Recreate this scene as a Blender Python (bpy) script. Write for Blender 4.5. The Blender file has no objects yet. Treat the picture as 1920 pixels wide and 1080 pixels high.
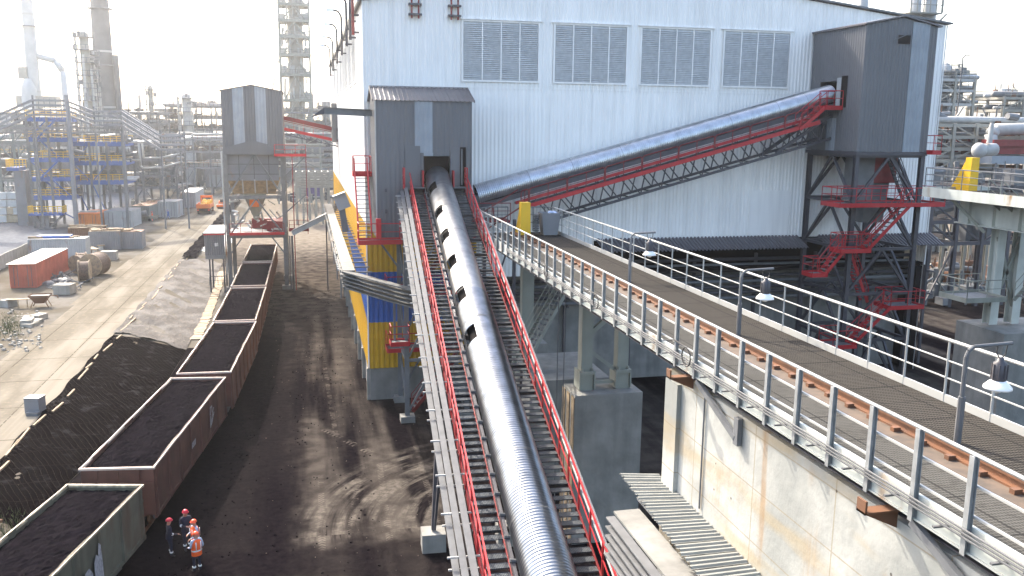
import bpy, math, random
from math import sin, cos, pi, radians, sqrt
from mathutils import Vector as V
random.seed(7)
S = bpy.context.scene
COL = S.collection
# ------------------------------------------------------------------ camera
HC, FPX = 18.6, 1653.7
PITCH, ROLL, YAW = .181412, .0115401, .229485
_r0 = V((cos(YAW), -sin(YAW), 0))
FW = V((sin(YAW)*cos(PITCH), cos(YAW)*cos(PITCH), -sin(PITCH)))
_u0 = _r0.cross(FW)
RT = _r0*cos(ROLL) + _u0*sin(ROLL)
UP = _u0*cos(ROLL) - _r0*sin(ROLL)
cam = bpy.data.cameras.new('camera'); co = bpy.data.objects.new('camera', cam); COL.objects.link(co)
from mathutils import Matrix
M = Matrix((RT, UP, -FW)).transposed().to_4x4(); M.translation = V((0, 0, HC))
co.matrix_world = M
cam.sensor_width = 36; cam.lens = FPX/1920*36; cam.clip_start = .2; cam.clip_end = 3000
S.camera = co
# ------------------------------------------------------------------ world, sun, exposure
SUN_EL, SUN_AZ = radians(40), radians(-21.5)          # azimuth from +Y towards +X
w = bpy.data.worlds.new('World'); S.world = w; w.use_nodes = True
nt = w.node_tree; bg = nt.nodes['Background']
sky = nt.nodes.new('ShaderNodeTexSky'); sky.sky_type = 'NISHITA'; sky.sun_disc = False
sky.sun_elevation = SUN_EL; sky.sun_rotation = SUN_AZ; sky.air_density = 1.0; sky.dust_density = 4.0; sky.ozone_density = 0.0
nt.links.new(sky.outputs[0], bg.inputs[0]); bg.inputs[1].default_value = .15
sd = V((sin(SUN_AZ)*cos(SUN_EL), cos(SUN_AZ)*cos(SUN_EL), sin(SUN_EL)))
sl = bpy.data.lights.new('sun', 'SUN'); sl.energy = 2.0; sl.angle = radians(.6); sl.color = (1, .93, .82)
so = bpy.data.objects.new('sun', sl); COL.objects.link(so); so.rotation_euler = (-sd).to_track_quat('-Z', 'Y').to_euler()
S.view_settings.view_transform = 'Standard'; S.view_settings.look = 'None'; S.view_settings.gamma = 1
S.view_settings.exposure = 2.17
S.cycles.max_bounces = 6; S.cycles.diffuse_bounces = 3; S.cycles.glossy_bounces = 3; S.cycles.volume_bounces = 0
S.cycles.use_denoising = True

# ------------------------------------------------------------------ helpers
def ray(px, py): return FW + RT*((px-960)/FPX) - UP*((py-540)/FPX)
def G(px, py, z=0.):
    d = ray(px, py); return V((0, 0, HC)) + d*((z-HC)/d.z)
def AY(px, py, Y):
    d = ray(px, py); return V((0, 0, HC)) + d*(Y/d.y)
def AX(px, py, X):
    d = ray(px, py); return V((0, 0, HC)) + d*(X/d.x)

def wloc(o):
    p = V((0, 0, 0))
    while o: p = p + o.location; o = o.parent
    return p

class MB:
    def __init__(s): s.v = []; s.f = []; s.m = []; s.cm = 0
    def add(s, vs, fs):
        n = len(s.v); s.v += [tuple(v) for v in vs]
        for f in fs: s.f.append([i+n for i in f]); s.m.append(s.cm)
        return s
    def bx(s, x0, x1, y0, y1, z0, z1):
        return s.add([(x0,y0,z0),(x1,y0,z0),(x1,y1,z0),(x0,y1,z0),(x0,y0,z1),(x1,y0,z1),(x1,y1,z1),(x0,y1,z1)],
              [(0,3,2,1),(4,5,6,7),(0,1,5,4),(1,2,6,5),(2,3,7,6),(3,0,4,7)])
    def rbox(s, c, a, L, W, z0, z1, top=1.0):
        # box centred on c (x,y), long axis at angle a (from +Y to +X), L along, W across
        d = V((sin(a), cos(a), 0)); p = V((cos(a), -sin(a), 0)); c = V((c[0], c[1], 0)); vs = []
        for z, k in ((z0, 1), (z1, top)):
            for i, j in ((-1,-1),(1,-1),(1,1),(-1,1)):
                q = c + p*(i*W/2*k) + d*(j*L/2*k); vs.append((q.x, q.y, z))
        return s.add(vs, [(0,3,2,1),(4,5,6,7),(0,1,5,4),(1,2,6,5),(2,3,7,6),(3,0,4,7)])
    def beam(s, p, q, w=.1, h=None, up=(0, 0, 1)):
        p = V(p); q = V(q); h = h or w; d = (q-p)
        if d.length < 1e-6: return s
        d.normalize(); u = V(up)
        if abs(d.dot(u)) > .98: u = V((0, 1, 0))
        r = d.cross(u).normalized(); u = r.cross(d)
        vs = [e + r*(i*w/2) + u*(j*h/2) for e in (p, q) for i, j in ((-1,-1),(1,-1),(1,1),(-1,1))]
        return s.add(vs, [(0,3,2,1),(4,5,6,7),(0,1,5,4),(1,2,6,5),(2,3,7,6),(3,0,4,7)])
    def hbeam(s, p, q, w=.2, h=.2, t=.025, up=(0, 0, 1)):
        p = V(p); q = V(q); d = (q-p).normalized(); u = V(up)
        if abs(d.dot(u)) > .98: u = V((0, 1, 0))
        r = d.cross(u).normalized(); u = r.cross(d)
        for k in (-1, 1): s.beam(p+u*(k*(h/2-t/2)), q+u*(k*(h/2-t/2)), w, t, u)
        return s.beam(p, q, t*.8, h-2*t, u)
    def tube(s, p, q, r=.03, n=6, r2=None, cap=True):
        p = V(p); q = V(q); d = (q-p)
        if d.length < 1e-6: return s
        d.normalize(); u = V((0, 0, 1)) if abs(d.z) < .95 else V((0, 1, 0))
        a = d.cross(u).normalized(); b = a.cross(d); r2 = r if r2 is None else r2
        vs = [e + a*(k*cos(2*pi*i/n)) + b*(k*sin(2*pi*i/n)) for e, k in ((p, r), (q, r2)) for i in range(n)]
        fs = [(i, (i+1) % n, n+(i+1) % n, n+i) for i in range(n)]
        if cap: fs += [tuple(range(n-1, -1, -1)), tuple(range(n, 2*n))]
        return s.add(vs, fs)
    def path(s, pts, r=.03, n=6):
        for a, b in zip(pts, pts[1:]): s.tube(a, b, r, n)
        return s
    def prism(s, poly, ext):
        n = len(poly); e = V(ext); P = [V(p) for p in poly]
        fs = [tuple(range(n)), tuple(range(2*n-1, n-1, -1))] + [(i, n+i, n+(i+1) % n, (i+1) % n) for i in range(n)]
        return s.add(P + [p+e for p in P], fs)
    def lathe(s, c, prof, n=16, ang=2*pi):
        c = V(c); vs = []; fs = []; m = len(prof)
        for i in range(n):
            a = ang*i/n
            for r, z in prof: vs.append(c + V((r*cos(a), r*sin(a), z)))
        for i in range(n):
            j = (i+1) % n
            for k in range(m-1): fs.append((i*m+k, j*m+k, j*m+k+1, i*m+k+1))
        return s.add(vs, fs)
    def ell(s, c, rx, ry, rz, n=10, m=7, zlo=-1.):
        c = V(c); prof = []
        vs = []; fs = []
        for k in range(m+1):
            t = math.asin(zlo) + (pi/2-math.asin(zlo))*k/m
            for i in range(n):
                a = 2*pi*i/n; vs.append(c + V((rx*cos(t)*cos(a), ry*cos(t)*sin(a), rz*sin(t))))
        for k in range(m):
            for i in range(n): j = (i+1) % n; fs.append((k*n+i, k*n+j, (k+1)*n+j, (k+1)*n+i))
        fs.append(tuple(range(n-1, -1, -1)))
        return s.add(vs, fs)
    def grid(s, fn, nu, nv):
        vs = [fn(i/nu, j/nv) for j in range(nv+1) for i in range(nu+1)]
        return s.add(vs, [(j*(nu+1)+i, j*(nu+1)+i+1, (j+1)*(nu+1)+i+1, (j+1)*(nu+1)+i) for j in range(nv) for i in range(nu)])
    def corr(s, a, b, h0, h1, nrm, pitch=.25, dep=.035, duty=.5, top=None):
        # corrugated wall from a to b (xy), z h0..h1; h0/h1 numbers or functions of t
        a = V((a[0], a[1], 0)); b = V((b[0], b[1], 0)); L = (b-a).length; d = (b-a)/L; nr = V(nrm)
        n = max(1, int(L/pitch)); st = L/n; off = []
        for i in range(n):
            x = i*st
            off += [(x, 0), (x+st*.36, 0), (x+st*.5, dep), (x+st*.86, dep)]
        off.append((L, 0)); vs = []
        f0 = h0 if callable(h0) else (lambda t: h0)
        f1 = h1 if callable(h1) else (lambda t: h1)
        for x, o in off:
            p = a + d*x + nr*o
            vs += [(p.x, p.y, f0(x/L)), (p.x, p.y, f1(x/L))]
        return s.add(vs, [(2*i, 2*i+2, 2*i+3, 2*i+1) for i in range(len(off)-1)])
    def build(s, name, mat, parent=None, smooth=False):
        me = bpy.data.meshes.new(name); o = wloc(parent)
        me.from_pydata([(x-o.x, y-o.y, z-o.z) for x, y, z in s.v], [], s.f)
        for m in (mat if isinstance(mat, (list, tuple)) else [mat]): me.materials.append(m)
        if any(s.m): me.polygons.foreach_set('material_index', s.m)
        if smooth:
            me.polygons.foreach_set('use_smooth', [True]*len(me.polygons))
        me.update()
        ob = bpy.data.objects.new(name, me); COL.objects.link(ob)
        if parent: ob.parent = parent
        return ob

def _each(s, name, mat, parent=None, smooth=False):
    # every connected piece of the builder becomes a mesh of its own
    p = list(range(len(s.v)))
    def find(i):
        while p[i] != i: p[i] = p[p[i]]; i = p[i]
        return i
    for f in s.f:
        a = find(f[0])
        for i in f[1:]: p[find(i)] = a
    grp = {}
    for f in s.f: grp.setdefault(find(f[0]), []).append(f)
    out = []
    for fs in grp.values():
        m = MB(); ix = {}
        for f in fs:
            for i in f:
                if i not in ix: ix[i] = len(m.v); m.v.append(s.v[i])
        m.f = [[ix[i] for i in f] for f in fs]; m.m = [0]*len(fs); out.append(m.build(name, mat, parent, smooth))
    return out
MB.each = _each
def tag(o, label, cat, group=None):
    o['label'] = label; o['category'] = cat
    if group: o['group'] = group
    return o
def T(name, label, cat, loc=(0, 0, 0), group=None):
    o = bpy.data.objects.new(name, None); COL.objects.link(o); o.location = loc; o.empty_display_size = .2
    return tag(o, label, cat, group)
def struct(o, kind='structure'):
    o['kind'] = kind; return o
def copy_tree(o, parent=None, off=None):
    kids = list(o.children); c = o.copy(); COL.objects.link(c)
    if parent: c.parent = parent
    for k in kids: copy_tree(k, c)
    return c

# ------------------------------------------------------------------ materials
MATS = {}
def mat(name, col, rough=.7, metal=0., var=.2, scale=1.5, col2=None, streak=0., bump=0., bscale=8., spec=.4, rust=None, rustamt=.5, fine=0.):
    m = bpy.data.materials.new(name); m.use_nodes = True; n = m.node_tree; N = n.nodes; L = n.links
    b = N['Principled BSDF']; b.inputs['Roughness'].default_value = rough; b.inputs['Metallic'].default_value = metal
    b.inputs['Specular IOR Level'].default_value = spec
    geo = N.new('ShaderNodeNewGeometry')
    def noise(sc, det=5, stretch=None):
        t = N.new('ShaderNodeTexNoise'); t.inputs['Scale'].default_value = sc; t.inputs['Detail'].default_value = det
        if stretch:
            mp = N.new('ShaderNodeMapping'); mp.inputs['Scale'].default_value = stretch
            L.new(geo.outputs['Position'], mp.inputs[0]); L.new(mp.outputs[0], t.inputs['Vector'])
        else: L.new(geo.outputs['Position'], t.inputs['Vector'])
        return t.outputs['Fac']
    def ramp(f, a, bb, lo=(0, 0, 0, 1), hi=(1, 1, 1, 1)):
        r = N.new('ShaderNodeValToRGB'); r.color_ramp.elements[0].position = a; r.color_ramp.elements[1].position = bb
        r.color_ramp.elements[0].color = lo; r.color_ramp.elements[1].color = hi; L.new(f, r.inputs[0]); return r.outputs[0]
    def mix(f, a, bb, mode='MIX'):
        x = N.new('ShaderNodeMix'); x.data_type = 'RGBA'; x.blend_type = mode
        for sck, val in ((x.inputs[0], f), (x.inputs[6], a), (x.inputs[7], bb)):
            if hasattr(val, 'links'): L.new(val, sck)
            else: sck.default_value = val
        return x.outputs[2]
    c4 = lambda c, k=1.: (c[0]*k, c[1]*k, c[2]*k, 1)
    c2 = col2 or tuple(x*(1-var) for x in col)
    out = mix(ramp(noise(scale), .35, .65), c4(c2), c4(col, 1+var*.4 if not col2 else 1))
    if streak:
        out = mix(ramp(noise(1., 4, (2.2, 2.2, .12)), .45, .75), out, mix(streak, out, c4(col, .35)))
    if fine:
        out = mix(fine, out, mix(ramp(noise(22., 3), .3, .7), c4(col, .4), c4(col, 1.5)))
    if rust:
        f = ramp(noise(.9, 6, (1, 1, .35)), .62-rustamt*.2, .72)
        out = mix(f, out, c4(rust))
    L.new(out, b.inputs['Base Color'])
    if bump:
        bp = N.new('ShaderNodeBump'); bp.inputs['Strength'].default_value = bump; bp.inputs['Distance'].default_value = .08
        L.new(noise(bscale, 6), bp.inputs['Height']); L.new(bp.outputs[0], b.inputs['Normal'])
    MATS[name] = m
    return m
M_white = mat('white_cladding', (.88, .86, .82), .5, var=.06, scale=.25, streak=.22)
M_yellow = mat('yellow_cladding', (.60, .34, .015), .45, var=.08, streak=.15)
M_blue = mat('blue_cladding', (.03, .12, .42), .45, var=.1, streak=.15)
M_dgrey = mat('dark_grey_cladding', (.125, .127, .134), .45, var=.08, scale=.4, streak=.12)
M_lgrey = mat('light_grey_sheet', (.27, .30, .33), .4, var=.12, scale=.8, streak=.2)
M_roof = mat('roof_sheet_dark', (.12, .11, .115), .35, var=.1)
M_trim = mat('trim_white', (.36, .36, .34), .4, var=.06)
M_louvre = mat('louvre_grey', (.50, .51, .51), .45, var=.12, scale=4)
M_conc = mat('concrete', (.24, .235, .215), .9, var=.25, scale=.9, streak=.35, bump=.25, bscale=5)
M_sheet = mat('weathered_roof_sheet', (.225, .226, .205), .85, var=.12, scale=2, spec=.1)
M_concl = mat('light_concrete', (.30, .285, .25), .9, var=.2, scale=1.2, streak=.3, bump=.2, bscale=6)
M_red = mat('red_paint', (.42, .02, .025), .45, var=.12, scale=2)
M_redd = mat('dark_red_paint', (.20, .02, .02), .5, var=.2)
M_steel = mat('dark_grey_steel', (.065, .062, .07), .5, var=.15, scale=2)
M_steelm = mat('mid_grey_steel', (.15, .155, .16), .5, var=.15, scale=2)
M_galv = mat('galvanised_steel', (.125, .128, .132), .7, metal=.2, var=.15, scale=3)
M_galvd = mat('galvanised_walkway', (.16, .165, .17), .6, metal=.2, var=.25, scale=3)
M_tube = mat('corrugated_zinc', (.25, .268, .29), .30, metal=.92, var=.25, scale=2.2)
M_tray = mat('weathered_tray', (.15, .148, .138), .75, var=.25, scale=3)
M_tubeb = mat('corrugated_zinc_lightened', (.46, .485, .52), .3, metal=.9, var=.2, scale=2.2)  # same zinc in a lighter copy, brightened for the conveyor in shade
M_post = mat('galvanised_post', (.27, .28, .28), .6, metal=.2, var=.2, scale=5)
M_pale = mat('pale_green_grey_paint', (.52, .54, .49), .55, var=.12, scale=1, streak=.25, rust=(.28, .16, .07), rustamt=.0)
M_col = mat('olive_grey_column', (.25, .262, .225), .6, var=.12, scale=1, streak=.25)
M_rust = mat('rusty_steel', (.15, .065, .03), .75, var=.3, scale=4, col2=(.14, .07, .04))
M_railm = mat('rail_brown', (.17, .075, .036), .6, var=.25, scale=3, col2=(.12, .06, .035))
M_bed = mat('dusty_rail_bed', (.115, .082, .058), .85, var=.3, scale=3, col2=(.07, .055, .042))
M_coal = mat('coal', (.009, .0075, .0095), .9, var=.5, scale=2.5, bump=.9, bscale=4, fine=.35, spec=0.)
M_wag = mat('wagon_brown', (.115, .047, .034), .65, var=.3, scale=1.2, streak=.5, rust=(.09, .045, .03), rustamt=.4)
M_wagg = mat('wagon_green', (.125, .12, .085), .7, var=.25, scale=1.2, streak=.6, rust=(.09, .06, .035), rustamt=.45)
M_rim = mat('worn_pale_rim', (.50, .42, .37), .5, var=.25, scale=5, col2=(.44, .35, .3))
M_rimy = mat('worn_yellowish_rim', (.50, .43, .30), .55, var=.3, scale=5, col2=(.24, .2, .14))
M_black = mat('black_rubber', (.018, .018, .02), .6, var=.2)
M_dark = mat('dark_interior', (.012, .010, .010), .9, var=.2, spec=.05)  # near-black colour standing in for shade inside openings and recesses
M_ypaint = mat('yellow_paint', (.75, .44, .02), .45, var=.08, streak=.15)
M_bpaint = mat('blue_paint', (.06, .12, .33), .5, var=.15)
M_orange = mat('orange_paint', (.75, .17, .02), .45, var=.12, scale=1)
M_pipe = mat('silver_pipe', (.36, .365, .37), .45, metal=.5, var=.12, scale=1)
M_pipew = mat('pale_pipe', (.38, .38, .365), .5, var=.12)
M_beige = mat('beige_vessel', (.30, .285, .24), .55, var=.15, scale=.6)
M_wood = mat('weathered_wood', (.34, .25, .15), .8, var=.3, scale=3, col2=(.2, .15, .1))
M_wcont = mat('pale_container_paint', (.36, .375, .375), .55, var=.1, scale=.8, rust=(.25, .14, .08), rustamt=.1)
M_rcont = mat('faded_red_container_paint', (.42, .10, .06), .6, var=.2, scale=.8, rust=(.2, .08, .05), rustamt=.2)
M_gcont = mat('grey_container_paint', (.19, .195, .205), .6, var=.12, scale=.8, rust=(.25, .14, .08), rustamt=.05)
M_ggcont = mat('green_grey_container_paint', (.17, .19, .18), .6, var=.12, scale=.8)
M_ocont = mat('orange_container_paint', (.60, .19, .045), .6, var=.15, scale=.8, rust=(.25, .1, .05), rustamt=.1)
M_cable = mat('coiled_cable', (.12, .08, .06), .8, var=.4, scale=6, bump=.6, bscale=25)
M_wrap = mat('white_plastic_wrap', (.48, .50, .50), .4, var=.12, scale=2)
M_paper = mat('cardboard', (.45, .37, .26), .8, var=.15)
M_glass = mat('dark_glass', (.04, .05, .06), .08, var=.1, spec=.6)
M_lamp = mat('lamp_white_enamel', (.80, .80, .78), .3, var=.05)
M_sign = mat('white_marking', (.72, .72, .70), .6, var=.15, scale=6)
M_mark = mat('worn_white_mark', (.34, .33, .34), .7, var=.3, scale=7)
M_purple = mat('violet_sheet', (.10, .07, .20), .6, var=.2)
M_chim = mat('grey_chimney', (.12, .12, .12), .8, var=.15, scale=.4)
M_chimw = mat('white_chimney', (.40, .41, .405), .7, var=.1, scale=.4)
M_redw = mat('red_chimney_band', (.55, .10, .06), .7, var=.1)
M_skin = mat('skin', (.45, .24, .16), .6, var=.08)
M_navy = mat('navy_workwear', (.022, .022, .04), .8, var=.3, scale=12)
M_vest = mat('orange_hi_vis', (.95, .13, .02), .6, var=.1, scale=10)
M_shirt = mat('pale_blue_shirt', (.38, .45, .58), .7, var=.15, scale=10)
M_boot = mat('black_boots', (.015, .015, .015), .5, var=.2)
M_refl = mat('reflective_tape', (.75, .76, .74), .4, var=.05)
M_helmr = mat('red_helmet', (.55, .03, .05), .3, var=.05)
M_helmo = mat('orange_helmet', (.9, .12, .04), .3, var=.05)
M_green = mat('weeds', (.07, .09, .03), .8, var=.4, scale=6)
M_lred = mat('red_tail_lamp', (.7, .03, .02), .3, var=.05)
# ------------------------------------------------------------------ special surface materials
class NT:
    def __init__(s, name, rough=.8):
        s.m = bpy.data.materials.new(name); s.m.use_nodes = True; s.t = s.m.node_tree; s.b = s.t.nodes['Principled BSDF']
        s.b.inputs['Roughness'].default_value = rough; s.g = s.t.nodes.new('ShaderNodeNewGeometry').outputs['Position']
        x = s.t.nodes.new('ShaderNodeSeparateXYZ'); s.t.links.new(s.g, x.inputs[0]); s.x, s.y, s.z = x.outputs; s.b.inputs['Specular IOR Level'].default_value = .0
    def put(s, sock, v):
        if hasattr(v, 'links'): s.t.links.new(v, sock)
        else: sock.default_value = v
    def math(s, op, a, b=0., c=0.):
        n = s.t.nodes.new('ShaderNodeMath'); n.operation = op
        for k, v in enumerate((a, b, c)): s.put(n.inputs[k], v)
        return n.outputs[0]
    def noise(s, sc, det=5, stretch=None, vec=None, rough=.5):
        n = s.t.nodes.new('ShaderNodeTexNoise'); n.inputs['Scale'].default_value = sc; n.inputs['Detail'].default_value = det; n.inputs['Roughness'].default_value = rough
        v = vec or s.g
        if stretch:
            mp = s.t.nodes.new('ShaderNodeMapping'); mp.inputs['Scale'].default_value = stretch; s.t.links.new(v, mp.inputs[0]); v = mp.outputs[0]
        s.t.links.new(v, n.inputs['Vector']); return n.outputs['Fac']
    def step(s, f, a, b):
        n = s.t.nodes.new('ShaderNodeMapRange'); n.interpolation_type = 'SMOOTHSTEP'
        for k, v in ((0, f), (1, a), (2, b)): s.put(n.inputs[k], v)
        return n.outputs[0]
    def comb(s, x, y, z=0.):
        n = s.t.nodes.new('ShaderNodeCombineXYZ')
        for k, v in enumerate((x, y, z)): s.put(n.inputs[k], v)
        return n.outputs[0]
    def mix(s, f, a, b, mode='MIX'):
        n = s.t.nodes.new('ShaderNodeMix'); n.data_type = 'RGBA'; n.blend_type = mode
        s.put(n.inputs[0], f)
        for k, v in ((6, a), (7, b)): s.put(n.inputs[k], v if hasattr(v, 'links') else (*v, 1))
        return n.outputs[2]
    def bump(s, h, st=.5, dist=.1):
        n = s.t.nodes.new('ShaderNodeBump'); n.inputs['Strength'].default_value = st; n.inputs['Distance'].default_value = dist
        s.t.links.new(h, n.inputs['Height']); s.t.links.new(n.outputs[0], s.b.inputs['Normal'])
    def col(s, c): s.put(s.b.inputs['Base Color'], c); return s.m

# yard: coal-dust covered dirt with lanes, tyre arcs and pale scuffs
n = NT('coal_dust_ground', .9)
big = n.noise(.08, 4, (1, .45, 1)); lane = n.noise(1., 4, (.55, .035, 1)); fine = n.noise(3.2, 6, rough=.65); fine2 = n.noise(.9, 5)
dirt = n.mix(n.step(fine2, .3, .7), (.039, .0335, .0295), (.070, .060, .052))
coal = n.mix(n.step(fine, .35, .7), (.0045, .0035, .0048), (.011, .0088, .0100))
m1 = n.step(n.math('ADD', n.math('MULTIPLY', lane, .75), n.math('MULTIPLY', big, .55)), .55, .74)
westd = n.step(n.math('ADD', n.x, n.math('MULTIPLY', fine2, 2.)), -1.0, 1.6)      # less dust away from the wagons
fard = n.step(n.y, 70., 105.)
m1 = n.math('MAXIMUM', n.math('MULTIPLY', m1, n.math('ADD', n.math('MULTIPLY', westd, .85), .12)), n.math('MULTIPLY', fard, n.step(fine2, .15, .6)))
near = n.step(n.math('ADD', n.y, n.math('MULTIPLY', fine2, 1.2)), 37.5, 39.2)  # ground turns darker towards the near end
m1 = n.math('MULTIPLY', m1, n.math('ADD', n.math('MULTIPLY', near, .75), .25))
c = n.mix(m1, coal, dirt)
# tyre arcs around one turning centre
dx = n.math('SUBTRACT', n.x, 10.3); dy = n.math('SUBTRACT', n.y, 38.7)
rr = n.math('SQRT', n.math('ADD', n.math('MULTIPLY', dx, dx), n.math('MULTIPLY', dy, dy)))
ang = n.math('ARCTAN2', dy, dx)
rn = n.noise(1., 5, None, n.comb(n.math('MULTIPLY', rr, 1.7), n.math('MULTIPLY', ang, 1.1)), .6)
am = n.math('MULTIPLY', n.step(rr, 3.6, 5.6), n.math('SUBTRACT', 1., n.step(rr, 10.0, 12.2)))
am = n.math('MULTIPLY', am, n.step(n.noise(.45, 5), .34, .58))
am = n.math('MULTIPLY', am, n.math('MULTIPLY', n.step(n.math('ADD', n.y, fine2), 37.8, 39.6), n.math('SUBTRACT', 1., n.step(n.x, 6.5, 9.5))))
pale = n.mix(n.step(fine, .35, .7), (.07, .061, .052), (.135, .118, .10))
c = n.mix(n.math('MULTIPLY', am, n.step(rn, .42, .60)), c, pale)
c = n.mix(n.math('MULTIPLY', am, n.math('SUBTRACT', 1., n.step(rn, .36, .42))), c, (.018, .015, .015))
# tread marks: herring-bone dashes along three straight runs
def tread(x0, k, wd, y0, y1, pitch):
    u = n.math('SUBTRACT', n.x, n.math('ADD', n.math('MULTIPLY', n.math('SUBTRACT', n.y, y0), k), x0))
    au = n.math('ABSOLUTE', u)
    ph = n.math('FRACT', n.math('DIVIDE', n.math('ADD', n.y, n.math('MULTIPLY', au, .8)), pitch))
    f = n.math('MULTIPLY', n.step(ph, .45, .6), n.math('LESS_THAN', au, wd))
    f = n.math('MULTIPLY', f, n.math('MULTIPLY', n.step(n.y, y0, y0+1), n.math('SUBTRACT', 1., n.step(n.y, y1-1, y1))))
    return n.math('MULTIPLY', f, n.math('MULTIPLY', n.step(fine2, .42, .6), n.step(fine, .3, .5)))
for a in ((3.2, .03, .16, 37, 48, .22), (5.6, .02, .16, 38, 50, .22), (3.6, -.55, .3, 48, 54, .28), (.2, .01, .16, 37, 47, .24), (1.3, -.02, .15, 52, 70, .26), (1.4, .12, .16, 38, 46, .22)):
    c = n.mix(n.math('MULTIPLY', tread(*a), .5), c, (.15, .13, .11))
sandm = n.step(n.math('ADD', n.y, n.math('MULTIPLY', fine2, 30.)), 135., 165.)
sand = n.mix(n.step(fine2, .3, .7), (.14, .118, .092), (.20, .172, .138))
c = n.mix(sandm, c, sand)
n.bump(n.math('ADD', fine, n.math('MULTIPLY', fine2, .8)), .55, .12)
M_ground = n.col(c)

n = NT('dusty_concrete_road', .62)
f1 = n.noise(.5, 5, (1, .2, 1)); f2 = n.noise(2.5, 6)
c = n.mix(n.step(f1, .35, .65), (.14, .125, .10), (.215, .195, .16)); c = n.mix(n.math('MULTIPLY', n.step(f2, .52, .7), .35), c, (.26, .22, .16))
jx = n.math('ABSOLUTE', n.math('SUBTRACT', n.math('FRACT', n.math('DIVIDE', n.math('ADD', n.x, 101.35), 3.4)), .5))
jy = n.math('ABSOLUTE', n.math('SUBTRACT', n.math('FRACT', n.math('DIVIDE', n.y, 6.2)), .5))
j = n.math('MULTIPLY', n.math('MAXIMUM', n.math('MULTIPLY', n.math('LESS_THAN', jx, .014), .75), n.math('MULTIPLY', n.math('LESS_THAN', jy, .012), .6)), n.step(f2, .3, .55))
rt = n.noise(1., 5, (1.6, .03, 1)); c = n.mix(n.math('MULTIPLY', n.step(rt, .5, .7), .3), c, (.10, .085, .062)); c = n.mix(j, c, (.055, .046, .034)); n.bump(f2, .2, .05); M_road = n.col(c)

n = NT('sandy_ground', .95)
f1 = n.noise(.12, 5); f2 = n.noise(1.6, 6)
c = n.mix(n.step(f1, .4, .62), (.10, .088, .069), (.148, .138, .122)); c = n.mix(n.math('MULTIPLY', n.step(f2, .5, .72), .5), c, (.10, .083, .058))
wx = n.step(n.x, -42., -36.); c = n.mix(n.math('SUBTRACT', 1., wx), c, n.mix(n.step(f2, .35, .7), (.125, .13, .14), (.165, .17, .178)))
n.bump(f2, .4, .15); M_sand = n.col(c)

n = NT('black_geogrid', .75)
u = n.math('ADD', n.x, n.math('MULTIPLY', n.noise(.3, 2), .6)); v = n.math('ADD', n.math('SUBTRACT', n.y, n.math('MULTIPLY', n.x, .9)), n.math('MULTIPLY', n.noise(.25, 2), 1.2))
v = n.math('ADD', n.math('ADD', n.math('MULTIPLY', n.x, .865), n.math('MULTIPLY', n.y, .503)), n.math('MULTIPLY', n.noise(.22, 2), 1.1))
fu = n.math('ABSOLUTE', n.math('SUBTRACT', n.math('FRACT', n.math('DIVIDE', n.math('SUBTRACT', n.math('MULTIPLY', n.y, .865), n.math('MULTIPLY', n.x, .503)), 1.9)), .5)); fv = n.math('ABSOLUTE', n.math('SUBTRACT', n.math('FRACT', n.math('DIVIDE', v, .30)), .5))
rib = n.math('MAXIMUM', n.math('MULTIPLY', n.step(fu, .47, .495), .6), n.step(fv, .38, .48)); wr = n.noise(.9, 5)
dustm = n.math('MULTIPLY', n.step(wr, .52, .66), n.step(n.noise(2.2, 5), .42, .6))
c = n.mix(rib, (.0042, .0033, .0036), (.017, .0138, .0125)); c = n.mix(n.math('MULTIPLY', dustm, .22), c, (.07, .07, .074))
n.bump(n.math('ADD', rib, n.math('MULTIPLY', wr, 3.)), .8, .05); M_mesh = n.col(c)

n = NT('pale_tarpaulin', .5)
wr = n.noise(1.1, 8, (1, .5, 1), rough=.62); f2 = n.noise(3., 5)
c = n.mix(n.step(n.noise(.35, 4), .4, .65), (.115, .107, .099), (.175, .166, .154)); c = n.mix(n.math('MULTIPLY', n.step(f2, .55, .7), .3), c, (.25, .21, .16))
n.bump(wr, .9, .4); M_tarp = n.col(c)

def grating(name, c0, c1, sx, sy, jx=None, jy=None, patch=None):
    n = NT(name, .75)
    fu = n.math('ABSOLUTE', n.math('SUBTRACT', n.math('FRACT', n.math('DIVIDE', n.x, sx)), .5)); fv = n.math('ABSOLUTE', n.math('SUBTRACT', n.math('FRACT', n.math('DIVIDE', n.y, sy)), .5))
    h = n.math('MULTIPLY', n.step(fu, .5, .30), n.step(fv, .5, .30))
    d = n.noise(.5, 5); f2 = n.noise(5., 5)
    c = n.mix(h, c1, c0); c = n.mix(n.math('MULTIPLY', n.step(d, .4, .65), .55), c, n.mix(.5, c, (.045, .042, .036)))
    c = n.mix(n.math('MULTIPLY', n.step(f2, .5, .7), .3), c, (.03, .027, .024))
    if jy:
        a = n.math('ABSOLUTE', n.math('SUBTRACT', n.math('FRACT', n.math('DIVIDE', n.y, jy)), .5)); k = n.math('LESS_THAN', a, .025/jy*.8)
        a2 = n.math('ABSOLUTE', n.math('SUBTRACT', n.math('FRACT', n.math('DIVIDE', n.x, jx)), .5)); k = n.math('MAXIMUM', k, n.math('LESS_THAN', a2, .02/jx*.8))
        c = n.mix(n.math('MULTIPLY', k, .8), c, (.02, .02, .02))
    n.bump(h, .4, .03)
    return n.col(c)
M_grate = grating('bridge_floor_plate', (.055, .053, .048), (.12, .116, .105), .06, .09, 1.0, 1.4)
M_grated = grating('dirty_steel_grating', (.018, .017, .016), (.105, .096, .084), .07, .11, 1.0, 1.15)
M_tread = grating('stair_tread_grating', (.045, .05, .055), (.17, .18, .19), .05, .08)

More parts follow.
